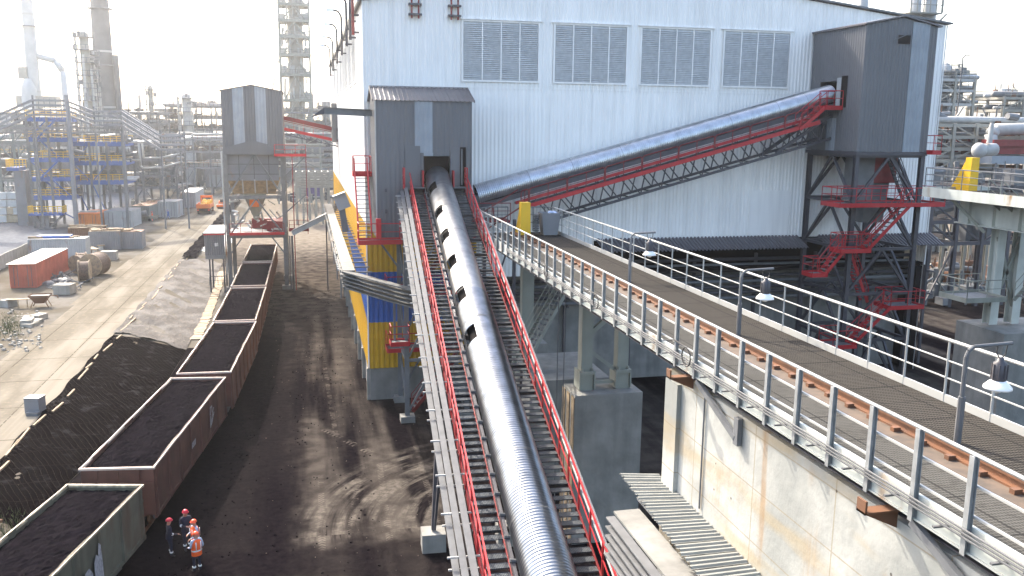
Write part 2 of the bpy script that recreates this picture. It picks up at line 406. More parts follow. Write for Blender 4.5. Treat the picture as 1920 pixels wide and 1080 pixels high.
n = NT('rust_stained_concrete', .85)
f1 = n.noise(.45, 6, (.8, .8, 1.0)); f2 = n.noise(4., 5); st = n.noise(1., 5, (1, 1.6, .10)); st2 = n.noise(1., 5, (1, 3.2, .22))
c = n.mix(n.step(f1, .35, .65), (.255, .262, .245), (.42, .42, .39)); c = n.mix(n.math('MULTIPLY', n.step(f2, .5, .7), .3), c, (.28, .28, .26))
c = n.mix(n.math('MULTIPLY', n.step(n.noise(.7, 5, (1, .35, 1.6)), .5, .66), .5), c, (.35, .27, .15))
c = n.mix(n.math('MULTIPLY', n.math('MULTIPLY', n.math('MULTIPLY', n.step(st, .45, .68), n.step(st2, .38, .62)), n.step(n.noise(.55, 4), .42, .6)), .62), c, (.28, .165, .07))
jy = n.math('ABSOLUTE', n.math('SUBTRACT', n.math('FRACT', n.math('DIVIDE', n.y, 3.1)), .5)); jz = n.math('ABSOLUTE', n.math('SUBTRACT', n.math('FRACT', n.math('DIVIDE', n.z, 1.25)), .5))
j = n.math('MAXIMUM', n.math('LESS_THAN', jy, .006), n.math('LESS_THAN', jz, .012)); c = n.mix(n.math('MULTIPLY', j, .6), c, (.25, .20, .13))
vz = n.t.nodes.new('ShaderNodeTexVoronoi'); vz.inputs['Scale'].default_value = 1.7; n.t.links.new(n.g, vz.inputs['Vector'])
c = n.mix(n.math('MULTIPLY', n.math('LESS_THAN', vz.outputs['Distance'], .055), .8), c, (.06, .05, .045))
n.bump(n.math('ADD', f2, f1), .25, .06); M_stain = n.col(c)

# ------------------------------------------------------------------ setting: ground, plateau, road, rail embankment
RX = -16.2
o = MB().add([(-900,-60,0),(900,-60,0),(900,1500,0),(-900,1500,0)], [(0,1,2,3)]).build('ground', M_ground); struct(o)
def plateau(u, v):
    y = -20+620*v**1.6; x = -420*(1-u)**2.2 + RX*(1-(1-u)**2.2)
    z = .8 + (.10*sin(x*.5+1)*sin(y*.31)+.06*sin(x*1.3)*sin(y*.9) if u < .985 and x < -24 else 0)
    return (x, y, z)
o = MB().grid(plateau, 60, 110).build('terrain', M_sand, smooth=True); struct(o)
o = MB().add([(-23.2,-20,.806),(RX,-20,.806),(RX,340,.806),(-22.6,340,.806)], [(0,1,2,3)]).build('road', M_road); struct(o)
def bankx(y):
    pts = [(20,-14.2),(37,-13.6),(43.7,-13.0),(49.4,-12.3),(62,-10.4),(74,-10.1),(88,-10.2),(104,-10.6),(118,-11.2),(160,-12),(340,-12.5)]
    for (a, b), (c, d) in zip(pts, pts[1:]):
        if a <= y <= c: return b+(d-b)*(y-a)/(c-a)
    return pts[0][1] if y < 20 else pts[-1][1]
def bank(y0, y1, name, m, amp, lift, nu=14, nv=60, slant=0., k='structure', seed=0, edge=0., u0=0., u1=1.):
    rs = random.Random(seed)
    ph = [(rs.uniform(0, 6), rs.uniform(.5, 2.2), rs.uniform(.5, 1.8)) for _ in range(6)]
    def f(u, v):
        uu = u0+(u1-u0)*u
        y = y0+(y1-y0)*v + slant*uu + edge*sin(uu*14+seed)*(1 if v in (0, 1) else .5); x0 = RX-.15+.1*sin(y*1.1+seed); x1 = bankx(y)
        x = x0+(x1-x0)*uu; t = uu
        z = .815*(1-t)**.8+.01 + .16*sin(pi*t)*(1-t)
        z += amp*sum(sin(p+a*x*1.7+b*y) for p, a, b in ph)/6*sin(pi*min(1, .08+t)) + lift + amp*rs.uniform(-.12, .12)
        return (x, y, max(z, .012))
    return struct(MB().grid(f, nu, nv).build(name, m, smooth=True), k)
bank(-20, 340, 'terrain', M_sand, .02, -.0, 10, 90)
o = bank(44.6, 78.4, 'geogrid_mat', M_mesh, .07, .05, 26, 130, -3.2, seed=3, edge=.12); del o['kind']; tag(o, 'black geogrid mesh mat laid over the near part of the rail embankment', 'mat')
o = bank(79.2, 126, 'tarpaulin', M_tarp, .30, .10, 30, 150, -4.0, seed=5, edge=.3); del o['kind']; tag(o, 'creased pale tarpaulin spread over the embankment behind the black geogrid mat', 'tarpaulin')
o = bank(130, 158, 'plastic_cover', M_wrap, .15, .12, 18, 60, 0, seed=9, edge=.3, u0=.25); del o['kind']; tag(o, 'smooth white plastic cover on the embankment beside the grey equipment cabin', 'tarpaulin')
o = bank(122, 215, 'coal_heap', M_coal, .3, .35, 8, 110, 0, seed=11, edge=.2, u1=.34); del o['kind']; tag(o, 'black coal ridge along the road edge beyond the creased tarpaulin', 'coal heap')
# ------------------------------------------------------------------ main building
BX0, BX1, BY0, BY1 = 3.8, 46.5, 58.74, 127.
ridge = lambda t: 26.3 + 2.45*(1-abs(2*t-1))
B = T('main_building', 'huge white corrugated factory hall with yellow and blue lower walls', 'building', (BX0, BY0, 0))
fw = MB()
fw.corr((BX0, BY0), (11.2, BY0), 12.1, lambda t: ridge(t*7.4/42.7), (0, -1, 0), .27, .04)
fw.corr((11.2, BY0), (19.6, BY0), 8.35, lambda t: ridge((7.4+t*8.4)/42.7), (0, -1, 0), .27, .04)
fw.corr((19.6, BY0), (BX1, BY0), 10.75, lambda t: ridge((15.8+t*26.9)/42.7), (0, -1, 0), .27, .04)
fw.build('front_wall', M_white, B)
def zy(y): return 2.26 + (y-BY0)/68*1.0
lw = MB().corr((BX0, BY1), (BX0, BY0), 12.1, 26.3, (-1, 0, 0), .27, .04); lw.build('side_wall', M_white, B)
MB().corr((BX1, BY0), (BX1, BY1), 0, 26.3, (1, 0, 0), .27, .04).build('side_wall', M_white, B)
yl = MB()
yl.corr((BX0, BY1), (BX0, 98), lambda t: zy(BY1-t*29), 12.1, (-1, 0, 0), .27, .05)
yl.corr((BX0, 98), (BX0, BY0), lambda t: zy(98-t*39.26), lambda t: 9.2-3.74*t, (-1, 0, 0), .27, .05)
yl.corr((BX0, 98), (BX0, BY0), 9.2, 12.1, (-1, 0, 0), .27, .05)
yl.corr((BX0, BY0), (11.2, BY0), 2.26, 5.46, (0, -1, 0), .34, .07)
yl.corr((BX0, BY0), (11.2, BY0), 8.9, 12.1, (0, -1, 0), .34, .07); yl.build('yellow_wall', M_yellow, B)
bl = MB().corr((BX0, 98), (BX0, BY0), lambda t: 9.2-3.74*t, 9.2, (-1, 0, 0), .27, .05)
bl.corr((BX0, BY0), (11.2, BY0), 5.46, 8.9, (0, -1, 0), .34, .07); bl.build('blue_wall', M_blue, B)
pl = MB().bx(BX0+.1, 11.3, BY0+.08, BY0+.5, 0, 2.3).bx(BX0+.1, BX0+.5, BY0+.5, BY1, 0, 3.5)
pl.build('plinth', M_conc, B)
for k in range(9):
    y = BY0+.15+k*5.4
    MB().bx(BX0-.16, BX0+.12, y-.02, y+.22, 0, zy(y)-.02).build('base_post', M_concl, B)
MB().bx(11.3, BX1-.6, 60.6, 61.0, 0, 8.2).build('lower_wall', M_conc, B)
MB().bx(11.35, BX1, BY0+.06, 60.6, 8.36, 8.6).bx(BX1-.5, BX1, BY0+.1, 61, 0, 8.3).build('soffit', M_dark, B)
rf = MB()
for a, b, z0, z1 in ((BX0-.25, 25.15, 26.36, 28.82), (25.15, BX1+.35, 28.82, 26.36)):
    rf.add([(a,BY0-.3,z0),(b,BY0-.3,z1),(b,BY1,z1),(a,BY1,z0),(a,BY0-.3,z0+.12),(b,BY0-.3,z1+.12),(b,BY1,z1+.12),(a,BY1,z0+.12)], [(0,3,2,1),(4,5,6,7),(0,1,5,4),(1,2,6,5),(2,3,7,6),(3,0,4,7)])
rf.build('roof', M_galvd, B)
MB().bx(BX0-.36, BX0-.26, BY0-.3, BY1, 26.22, 26.5).build('gutter', M_trim, B)
MB().bx(BX0-.06, BX0+.02, BY0-.09, BY0-.01, 2.3, 26.3).build('corner_trim', M_white, B)
MB().bx(BX1+.02, BX1+.09, BY0-.09, BY0-.01, 8.4, 26.3).build('corner_trim', M_white, B)
for z in (21.25, 16.4):
    MB().bx(11.4, 35.3, BY0-.055, BY0-.045, z, z+.025).build('sheet_joint', M_white, B)
MB().bx(15.62, 15.65, BY0-.06, BY0-.045, 25.5, 27.6).build('sheet_joint', M_white, B)
for a, b in ((10.0, 15.6), (16.3, 21.8), (22.4, 27.9), (28.6, 34.0)):
    MB().bx(a, b, BY0-.05, BY0-.03, 21.05, 21.12).build('drip_flashing', M_white, B)
# louvred windows
def louvre(parent, axis, a0, a1, plane, zt, zb, depthsgn):
    # axis 'x': runs along X on plane Y; axis 'y': runs along Y on plane X
    def bx(m, u0, u1, d0, d1, z0, z1):
        d0, d1 = sorted((plane+depthsgn*d0, plane+depthsgn*d1))
        if axis == 'x': m.bx(u0, u1, d0, d1, z0, z1)
        else: m.bx(d0, d1, u0, u1, z0, z1)
    fr = MB(); bx(fr, a0-.12, a1+.12, .04, .12, zt, zt+.12); bx(fr, a0-.12, a1+.12, .04, .12, zb-.12, zb)
    bx(fr, a0-.12, a0, .04, .12, zb, zt); bx(fr, a1, a1+.12, .04, .12, zb, zt); bx(fr, a0-.3, a1+.3, .04, .2, zt+.12, zt+.17)
    n = max(1, round((a1-a0)/1.26)); w_ = (a1-a0)/n
    for i in range(1, n): bx(fr, a0+i*w_-.035, a0+i*w_+.035, .06, .14, zb, zt)
    f = fr.build('window', M_white, parent)
    rs = random.Random(int(a0*10))
    for i in range(n):
        m = MB(); u0, u1 = a0+i*w_+.035, a0+(i+1)*w_-.035; bx(m, u0, u1, .03, .05, zb, zt); z = zb+.02
        while z < zt-.06:
            t = rs.choice((0, 0, 0, 0, .008, .014, -.01)); hh = .105
            p = [(.062, z), (.13+t, z+.008), (.065, z+hh)]
            if axis == 'x': m.add([(u, plane+depthsgn*d, zz) for u in (u0, u1) for d, zz in p], [(0,3,4,1),(1,4,5,2)])
            else: m.add([(plane+depthsgn*d, u, zz) for u in (u0, u1) for d, zz in p], [(0,3,4,1),(1,4,5,2)])
            z += .125
        m.build('louvre_panel', M_louvre, f)
for a, b in ((10.25, 15.3), (16.48, 21.5), (22.62, 27.65), (28.76, 33.75)): louvre(B, 'x', a, b, BY0, 25.28, 21.58, -1)
for a, b in ((66.6, 70.8), (72.4, 77.2), (79, 83.4), (85, 88.5), (91, 95.5), (100, 104.5), (109, 113.5)): louvre(B, 'y', a, b, BX0, 25.3, 21.7, -1)
# dark corrugated awnings along the front
for a, b in ((19.7, 35.4), (37.0, 47.0)):
    aw = MB(); n = int((b-a)/.28)
    for i in range(n):
        x = a+i*.28
        aw.add([(x,58.6,10.82),(x+.10,58.6,10.82),(x+.14,58.6,10.92),(x+.24,58.6,10.92),(x+.28,58.6,10.82)]+[(q+.25,57.3,z-.75) for q, z in ((x,10.82),(x+.10,10.82),(x+.14,10.92),(x+.24,10.92),(x+.28,10.82))], [(j,j+5,j+6,j+1) for j in range(4)])
    aw.build('awning', M_roof, B)
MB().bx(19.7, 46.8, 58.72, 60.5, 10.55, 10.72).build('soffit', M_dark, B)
# door / panel outlines on the white wall
MB().bx(31.4, 34.6, BY0-.075, BY0-.055, 10.9, 14.2).build('wall_panel', M_white, B)
# dark process pipes along the foot of the front wall
for k in range(8):
    z = 6.1+k*.42; x0 = 12.2 if k < 5 else 20
    p = MB().tube((x0, 59.6+.05*(k % 2), z), (46.3, 59.6+.05*(k % 2), z), .13, 8); ob = p.build('process_pipe', M_steel if k % 3 else M_steelm, None, True)
    tag(ob, ('lowest', 'second lowest', 'third lowest', 'fourth lowest', 'fourth highest', 'third highest', 'second highest', 'topmost')[k]+' of the eight long grey pipes along the foot of the hall front', 'pipe', 'pipes along the hall front')
st = T('pipe_stand', 'dark steel stands carrying the pipe run along the hall front', 'pipe rack', (30, 60, 0))
RC = MB().bx(19.7, BX1-.6, 60.3, 60.5, 8.6, 10.55).build('recess_shade_panel', M_dark, B)  # black back panel paints the shade under the awning
for x in (13, 18, 23, 28, 33, 38, 43, 48):
    MB().hbeam((x, 60.2, 0), (x, 60.2, 9.4), .2, .2).beam((x, 60.2, 5.9), (x, 59.3, 5.9), .12).beam((x, 60.2, 7.7), (x, 59.3, 7.7), .12).build('stand_post', M_steel, st)
# wall lamps on the left eave, red masts at the front eave
ys = (61, 64.6, 70, 79, 90, 103, 114)
for k, y in enumerate(ys):
    t = T('wall_lamp', ('nearest','second nearest','third nearest','fourth nearest','third farthest','second farthest','farthest')[k]+' of the slim floodlight masts on the left eave of the white hall', 'wall lamp', (BX0-.5, y, 24.6), 'lamps on the left eave')
    MB().path([(BX0-.5, y, 24.4), (BX0-.5, y, 27.6), (BX0-.75, y, 28.0), (BX0-1.2, y, 28.1)], .1).build('pole', M_redd if k == 0 else M_steel, t)
    MB().bx(BX0-.62, BX0-.1, y-.05, y+.05, 24.5, 24.62).bx(BX0-.62, BX0-.1, y-.05, y+.05, 25.6, 25.72).each('bracket', M_steel, t)
    MB().bx(BX0-1.75, BX0-1.15, y-.22, y+.22, 27.95, 28.2).build('lamp_head', M_lamp, t)
for k, x in enumerate((7.1, 9.65)):
    t = T('roof_mast', ('left', 'right')[k]+' dark red lightning mast bracketed high on the white hall front', 'mast', (x, BY0-.2, 25.4), 'masts on the hall front')
    MB().tube((x-.22, BY0-.32, 25.3), (x-.22, BY0-.32, 31), .06).tube((x+.22, BY0-.32, 25.3), (x+.22, BY0-.32, 31), .06).each('pole', M_redd, t)
    MB().bx(x-.42, x+.42, BY0-.4, BY0-.06, 25.5, 25.62).bx(x-.42, x+.42, BY0-.4, BY0-.06, 26.12, 26.24).each('bracket', M_steel, t)
# ------------------------------------------------------------------ railings, stairs, frames
def prj(p):
    v = V(p)-V((0, 0, HC)); w_ = v.dot(FW); return 960+FPX*v.dot(RT)/w_, 540-FPX*v.dot(UP)/w_
def rails(m, pts, h=1.1, sp=1.2, r=.028, bars=(.55,), toe=0., n=5):
    for a, b in zip(pts, pts[1:]):
        a = V(a); b = V(b); L = (b-a).length; k = max(1, round(L/sp)); z = V((0, 0, 1))
        for i in range(k+1): q = a+(b-a)*i/k; m.tube(q, q+z*h, r, n)
        m.tube(a+z*h, b+z*h, r*1.15, n)
        for q in bars: m.tube(a+z*h*q, b+z*h*q, r*.75, n)
        if toe: m.beam(a+z*toe/2, b+z*toe/2, .02, toe)
    return m
def stairs(parent, p, q, wd, side, mrail=M_red, mtread=M_galvd, pitch=.24, both=True, rail=True):
    # flight from p (bottom) to q (top), centre line; side = horizontal unit vector across
    p = V(p); q = V(q); s = V(side); st = MB(); tr = MB(); ra = MB()
    for k in (-1, 1):
        o = s*(k*wd/2); st.beam(p+o, q+o, .05, .22)
        if rail and (both or k > 0): rails(ra, [p+o, q+o], 1.0, 1.4, .026)
    n = max(2, int((q-p).z/pitch))
    for i in range(1, n):
        c = p+(q-p)*i/n; tr.beam(c-s*(wd/2-.03), c+s*(wd/2-.03), .24, .04)
    st.build('stringer', mrail, parent); tr.build('tread', mtread, parent)
    if ra.v: ra.build('handrail', mrail, parent)
def platform(parent, x0, x1, y0, y1, z, open_sides='', mrail=M_red, h=1.1):
    MB().bx(x0, x1, y0, y1, z-.06, z).build('platform', M_galvd, parent)
    MB().bx(x0-.02, x1+.02, y0-.03, y0, z-.16, z+.12).bx(x0-.02, x1+.02, y1, y1+.03, z-.16, z+.12).bx(x0-.05, x0-.02, y0, y1, z-.16, z+.12).bx(x1+.02, x1+.05, y0, y1, z-.16, z+.12).build('edge_beam', mrail, parent)
    m = MB()
    if 'f' not in open_sides: rails(m, [(x0,y0,z), (x1,y0,z)], h)
    if 'b' not in open_sides: rails(m, [(x0,y1,z), (x1,y1,z)], h)
    if 'l' not in open_sides: rails(m, [(x0,y0,z), (x0,y1,z)], h)
    if 'r' not in open_sides: rails(m, [(x1,y0,z), (x1,y1,z)], h)
    if m.v: m.build('handrail', mrail, parent)

# ------------------------------------------------------------------ transfer house in front of the hall
t = T('transfer_house', 'dark grey gabled transfer house against the hall where the silver conveyor enters', 'building', (7, 56, 0))
x0, x1, y0, y1, zb, ze, zr = 4.14, 9.93, 54.0, 58.66, 11.75, 20.05, 20.85
m = MB(); a0, a1 = 7.0, 8.62
m.corr((x0, y0), (5.87, y0), zb, ze, (0,-1,0), .27, .025).corr((5.87, y0), (a0, y0), zb, ze, (0,-1,0), .27, .025).corr((a0, y0), (a1, y0), 16.75, ze, (0,-1,0), .27, .025).corr((a0, y0), (a1, y0), zb, 14.2, (0,-1,0), .27, .025).corr((a1, y0), (x1, y0), zb, ze, (0,-1,0), .27, .025)
gy = lambda tt: ze+(zr-ze)*(1-abs(2*tt-1))
m.corr((x0, y1), (x0, y0), zb, gy, (-1,0,0), .27, .025).corr((x1, y0), (x1, y1), zb, gy, (1,0,0), .27, .025)
m.build('wall', M_dgrey, t)
MB().bx(x0-.05, x0+.02, y0-.06, y0+.02, zb, ze).build('corner_trim', M_trim, t)
MB().bx(x1-.02, x1+.04, y0-.05, y0+.02, zb, ze).build('corner_trim', M_dgrey, t)
MB().corr((6.47, y0-.03), (7.55, y0-.03), 16.95, ze-.05, (0,-1,0), .27, .025).corr((7.0, y0-.03), (7.58, y0-.03), 16.76, 16.96, (0,-1,0), .27, .025).build('light_strip', M_lgrey, t)
MB().bx(a0, a1, y0+.4, y0+.45, 14.2, 16.75).build('opening', M_dark, t)
d_ = MB().bx(5.88, 6.78, y0-.07, y0-.03, 14.95, 17.36).build('door', M_dgrey, t); MB().bx(6.66, 6.72, y0-.1, y0-.07, 16.0, 16.15).build('handle', M_galv, d_)
d_ = MB().bx(8.66, 9.22, y0-.07, y0-.03, 14.9, 17.3).build('door', M_dgrey, t)
MB().bx(9.24, 9.6, y0-.045, y0-.02, 14.9, 17.3).build('doorway', M_dark, t); MB().bx(9.3, 9.38, y0-.12, y0-.05, 15.0, 17.2).build('door_leaf', M_steelm, t)
MB().bx(4.6, 4.75, y0-.16, y0-.02, 13.3, 13.55).bx(4.6, 4.75, y0-.16, y0-.02, 14.6, 14.8).build('junction_box', M_steel, t)
rf = MB(); ym = (y0+y1)/2
for s_ in (-1, 1):
    n = 22
    for i in range(n):
        xa = x0-.18+i*(x1-x0+.36)/n; wv = (x1-x0+.36)/n
        ya, yb = ym, ym+s_*((y1-y0)/2+.14); za, zc = zr+.06, ze-.02
        rf.add([(xa,ya,za),(xa+wv*.72,ya,za),(xa+wv*.8,ya,za+.05),(xa+wv,ya,za+.05),(xa,yb,zc),(xa+wv*.72,yb,zc),(xa+wv*.8,yb,zc+.05),(xa+wv,yb,zc+.05),(xa+wv,ya,za),(xa+wv,yb,zc)], [(0,4,5,1),(1,5,6,2),(2,6,7,3),(3,7,9,8)])
rf.build('roof', M_roof, t)
MB().beam((x0-.2, ym, zr+.1), (x1+.2, ym, zr+.1), .25, .04).beam((x0-.18, y0-.13, ze-.02), (x0-.18, ym, zr+.05), .05, .14).beam((x1+.18, y0-.13, ze-.02), (x1+.18, ym, zr+.05), .05, .14).build('roof_trim', M_roof, t)
# steel legs under the house
for x in (5.85, 9.7):
    for y in (53.95, 58.2):
        MB().hbeam((x, y, 0.35), (x, y, zb), .28, .28).build('leg', M_steelm, t)
        MB().bx(x-.45, x+.45, y-.4, y+.4, 0, .4).build('footing', M_conc, t)
br = MB()
for z0_, z1_ in ((.5, 4.0), (4.0, 7.8), (7.8, 11.6)):
    for y in (53.95, 58.2):
        br.beam((5.85, y, z1_), (9.7, y, z1_), .18).beam((5.85, y, z0_), (7.8, y, z1_), .12).beam((9.7, y, z0_), (7.8, y, z1_), .12)
    br.beam((5.85, 53.95, z1_), (5.85, 58.2, z1_), .18).beam((5.85, 53.95, z0_), (5.85, 58.2, z1_), .12).beam((9.7, 53.95, z1_), (9.7, 58.2, z1_), .18)
br.beam((4.3, 54, 11.5), (5.85, 54, 9.3), .12).beam((4.2, 54.2, 11.62), (9.8, 54.2, 11.62), .16, .22)
br.build('bracing', M_steelm, t)
platform(t, 2.95, 5.5, 52.75, 53.92, 11.7, 'b')
MB().bx(4.05, 4.35, 53.6, 53.9, 11.8, 13.0).build('cabinet', M_red, t)
stairs(t, (3.4, 53.95, 11.7), (3.4, 57.2, 15.5), .8, (1, 0, 0), pitch=.25)
platform(t, 2.95, 4.05, 57.2, 58.5, 15.5, 'f')
# red zigzag stair inside the leg frame
zs = (.3, 4.0, 7.8)
for i, z in enumerate(zs):
    a, b = ((6.3, 9.2) if i % 2 == 0 else (9.2, 6.3))
    stairs(t, (a, 55.2+i*.3, z), (b, 55.2+i*.3, z+3.5), .7, (0, 1, 0), M_redd)
for z in (4.0, 7.8): platform(t, 4.9, 9.6, 56.6, 58.0, z, 'b')
platform(t, 4.8, 5.9, 52.9, 53.9, 5.35, 'b')
MB().hbeam((5.1, 53.9, 5.2), (5.1, 53.9, 8.6), .14, .14).build('hanger', M_steelm, t)
# galvanised duct column beside the house
t = T('duct_column', 'pair of galvanised upright cable ducts under the left edge of the silver conveyor', 'duct', (5.75, 52.5, 8))
MB().bx(5.55, 5.75, 52.3, 52.5, 8.2, 14.3).build('duct', M_galv, t); MB().bx(5.82, 6.0, 52.3, 52.5, 8.2, 14.3).build('duct', M_galv, t)
MB().bx(5.5, 6.05, 52.25, 52.29, 11, 11.08).bx(5.5, 6.05, 52.25, 52.29, 9, 9.08).build('clamp', M_steelm, t)
t = T('cross_girder', 'thin dark grey girder running left from the transfer house roof past the hall corner', 'girder', (1, 56, 19.6))
MB().hbeam((1.2, 56.2, 19.4), (x0-.04, 56.2, 19.3), .3, .42).build('beam', M_steelm, t)
MB().prism([(1.2,56.1,19.2),(.4,56.1,19.0),(1.2,56.1,19.6)], (0,.3,0)).build('end_plate', M_steel, t)

# ------------------------------------------------------------------ conveyors
def conveyor(name, label, A, Bp, R, near_lo, holes, amp_fn, walk, seg=44, ringsAt=(), tm=None):
    A = V(A); Bp = V(Bp); d = (Bp-A).normalized(); s = V((0, 0, 1)).cross(d).normalized()*-1
    if abs(d.x) < .5 and s.x < 0: s = -s          # s points right (+X) or away (+Y)
    if abs(d.x) > .5 and s.y < 0: s = -s
    up = s.cross(d); up = up if up.z > 0 else -up
    L = (Bp-A).length; root = T(name, label, 'conveyor', tuple(Bp))
    P = lambda u, k, h: A+d*u+s*k+up*h
    pit = .13; n = int(L/(pit/4)); a0, a1 = -.55, pi+.55
    tb = MB(); inner = MB(); vs = []
    for i in range(n+1):
        u = L*i/n; r = R+amp_fn(u)*(0, 1, 0, -1)[i % 4]
        for k in range(seg+1):
            a = a0+(a1-a0)*k/seg; vs.append(P(u, r*cos(a), r*sin(a)))
    fs = []
    for i in range(n):
        u = L*(i+.5)/n
        for k in range(seg):
            a = a0+(a1-a0)*(k+.5)/seg
            if any(h0 < u < h1 and 2.05 < a < 2.95 for h0, h1 in holes): continue
            q = i*(seg+1)+k; fs.append((q, q+1, q+seg+2, q+seg+1))
    tb.add(vs, fs); tb.build('tube_cover', tm or M_tube, root, True)
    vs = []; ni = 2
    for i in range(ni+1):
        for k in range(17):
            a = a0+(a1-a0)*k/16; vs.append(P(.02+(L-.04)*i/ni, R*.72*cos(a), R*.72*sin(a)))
    MB().add(vs, [(i*17+k, i*17+k+1, (i+1)*17+k+1, (i+1)*17+k) for i in range(ni) for k in range(16)]).build('dark_inner_tube', M_dark, root)  # black inner tube paints the darkness seen through the cover holes
    for u in ringsAt:
        rg = MB(); vs = []
        for du, rr in ((-.02, R+.012), (.02, R+.012)):
            for k in range(31): a = a0+(a1-a0)*k/30; vs.append(P(u+du, rr*cos(a), rr*sin(a)))
        rg.add(vs, [(k, k+1, 31+k+1, 31+k) for k in range(30)]).build('joint_band', M_black, root)
    return root, P, L, d, s, up
A0 = V((7.86, 54.25, 15.42)); A1 = V((6.12, 20.2, 6.02)); dd = (A1-A0).normalized(); A1 = A0+dd*46
def u_at(ypx, A=A0):
    lo, hi = 0., 40.
    for _ in range(40):
        mid = (lo+hi)/2
        if prj(A0+dd*mid+V((0, 0, .45)))[1] < ypx: lo = mid
        else: hi = mid
    return lo
hol = []
for y in (352, 397, 441, 491, 552, 626):
    u = u_at(y); hol.append((u-.65, u+.5))
cs, P, L, d, s, up = conveyor('inclined_conveyor', 'long silver corrugated tube conveyor climbing through the centre to the dark grey transfer house', A0, A1, .75, 1, hol,
    lambda u: .005 if u < 17 else .017, True, ringsAt=[u_at(y) for y in (317, 351, 437)])
for y in (392, 480, 545, 600, 680, 735, 850, 960):
    u = u_at(y); m = MB(); vs = []
    for du in (-.012, .012):
        for k in range(31): a = -.55+(pi+1.1)*k/30; vs.append(P(u+du, .765*cos(a), .765*sin(a)))
    m.add(vs, [(k, k+1, 31+k+1, 31+k) for k in range(30)]).build('seam', M_steelm, cs)
# belt frame, walkways, rails
fr = MB()
for k in (-.80, .80): fr.beam(P(0, k, -.55), P(L, k, -.55), .10, .34, up)
u = .6
while u < L: fr.beam(P(u, -1.75, -.78), P(u, 1.75, -.78), .10, .14, up); u += 1.9
fr.build('belt_frame', M_steel, cs)
MB().bx(0, 0, 0, 0, 0, 0) and None
idl = MB(); u = .8
while u < L: idl.tube(P(u, -.9, -.35), P(u, -.72, -.38), .07, 8); u += 1.0
idl.each('idler', M_galv, cs)
for k0, k1, nm in ((-1.66, -.88, 'stairway'), (.88, 1.66, 'stairway')):
    sm = MB(); u = .3
    while u < L-.2:
        c0 = P(u, k0, -.62); c1 = P(u, k1, -.62); sm.beam(c0, c1, .31, .035, (0, 0, 1)); u += .40
    sw = sm.build(nm, M_tread, cs)
    ed = MB()
    for k in (k0, k1): ed.beam(P(0, k, -.66), P(L, k, -.66), .035, .2, up)
    ed.build('stringer', M_redd, sw)
for k in (-1.70, 1.70):
    m = MB(); u = .1; po = []
    while u < L: m.beam(P(u, k, -.7), P(u, k, -.7)+V((0, 0, 1.15)), .06, .05); u += 1.45
    z = V((0, 0, 1))
    m.beam(P(0, k, -.7)+z*1.15, P(L, k, -.7)+z*1.15, .05, .07); m.tube(P(0, k, -.7)+z*.62, P(L, k, -.7)+z*.62, .025)
    m.beam(P(0, k, -.72), P(L, k, -.72), .03, .24, up)
    m.build('handrail', M_red, cs)
    if k > 0:
        m = MB()
        for j, o in enumerate((.08, .16)): m.tube(P(6, k+o, .05+.12*j), P(L, k+o, .05+.12*j), .035)
        m.build('cable_conduit', M_pipew, cs)
# galvanised cable trays along the left side
tr = MB()
for j, (k, h) in enumerate(((-1.98, -.25), (-2.22, -.45), (-2.42, -.7))):
    tr.beam(P(1.2, k, h), P(L, k, h), .20, .09, up)
tr.each('cable_tray', M_galv, cs)
m = MB(); u = 2.
while u < L: m.beam(P(u, -2.65, -.45), P(u, -1.7, -.45), .05).beam(P(u+.12, -2.62, -.8), P(u+.12, -1.7, -.8), .05); u += 1.9
m.each('tray_bracket', M_pipew, cs)
# upper red landing rails at the house
for xx in (5.75, 9.55): m = MB(); rails(m, [(xx, 53.2, 14.9), (xx, 53.95, 14.9)], 1.15, .7, .035, (.5,)); m.bx(xx-.03, xx+.03, 53.2, 53.95, 14.8, 15.05); m.build('landing_rail', M_red, cs)
for xx in (6.9, 8.75): MB().bx(xx-.03, xx+.03, 53.3, 53.9, 14.9, 15.9).build('landing_guard', M_red, cs)
MB().bx(5.75, 7.0, 53.3, 53.98, 14.83, 14.9).bx(8.75, 9.6, 53.3, 53.98, 14.83, 14.9).build('landing', M_galvd, cs)
# trestle leg with concrete block
def trestle(yy, parent, foot):
    u = (54.25-yy)/(-dd.y); top = P(u, 0, -.95)
    for k, f in ((-1.5, foot), (1.5, (foot[0]+3.4, foot[1]-.1))):
        q = P(u, k, -.95); m = MB().beam((f[0], f[1], .9), q, .16, .2)
        q2 = P(u+3.0, k, -.95); m.beam((f[0]+.05, f[1]-.1, .95), q2, .10, .12)
        m.beam(((f[0]+q.x)/2, (f[1]+q.y)/2, (q.z+.9)/2), ((f[0]+q2.x)/2, (f[1]+q2.y)/2, (q2.z+.95)/2), .08); m.build('trestle_leg', M_steel, parent)
        MB().rbox((f[0], f[1]), .05, .95, 1.05, 0, .85).build('footing', M_conc, parent)
    MB().beam(P(u, -1.7, -.95), P(u, 1.7, -.95), .18, .22).build('cross_beam', M_steel, parent)
trestle(36.4, cs, (5.05, 36.5))

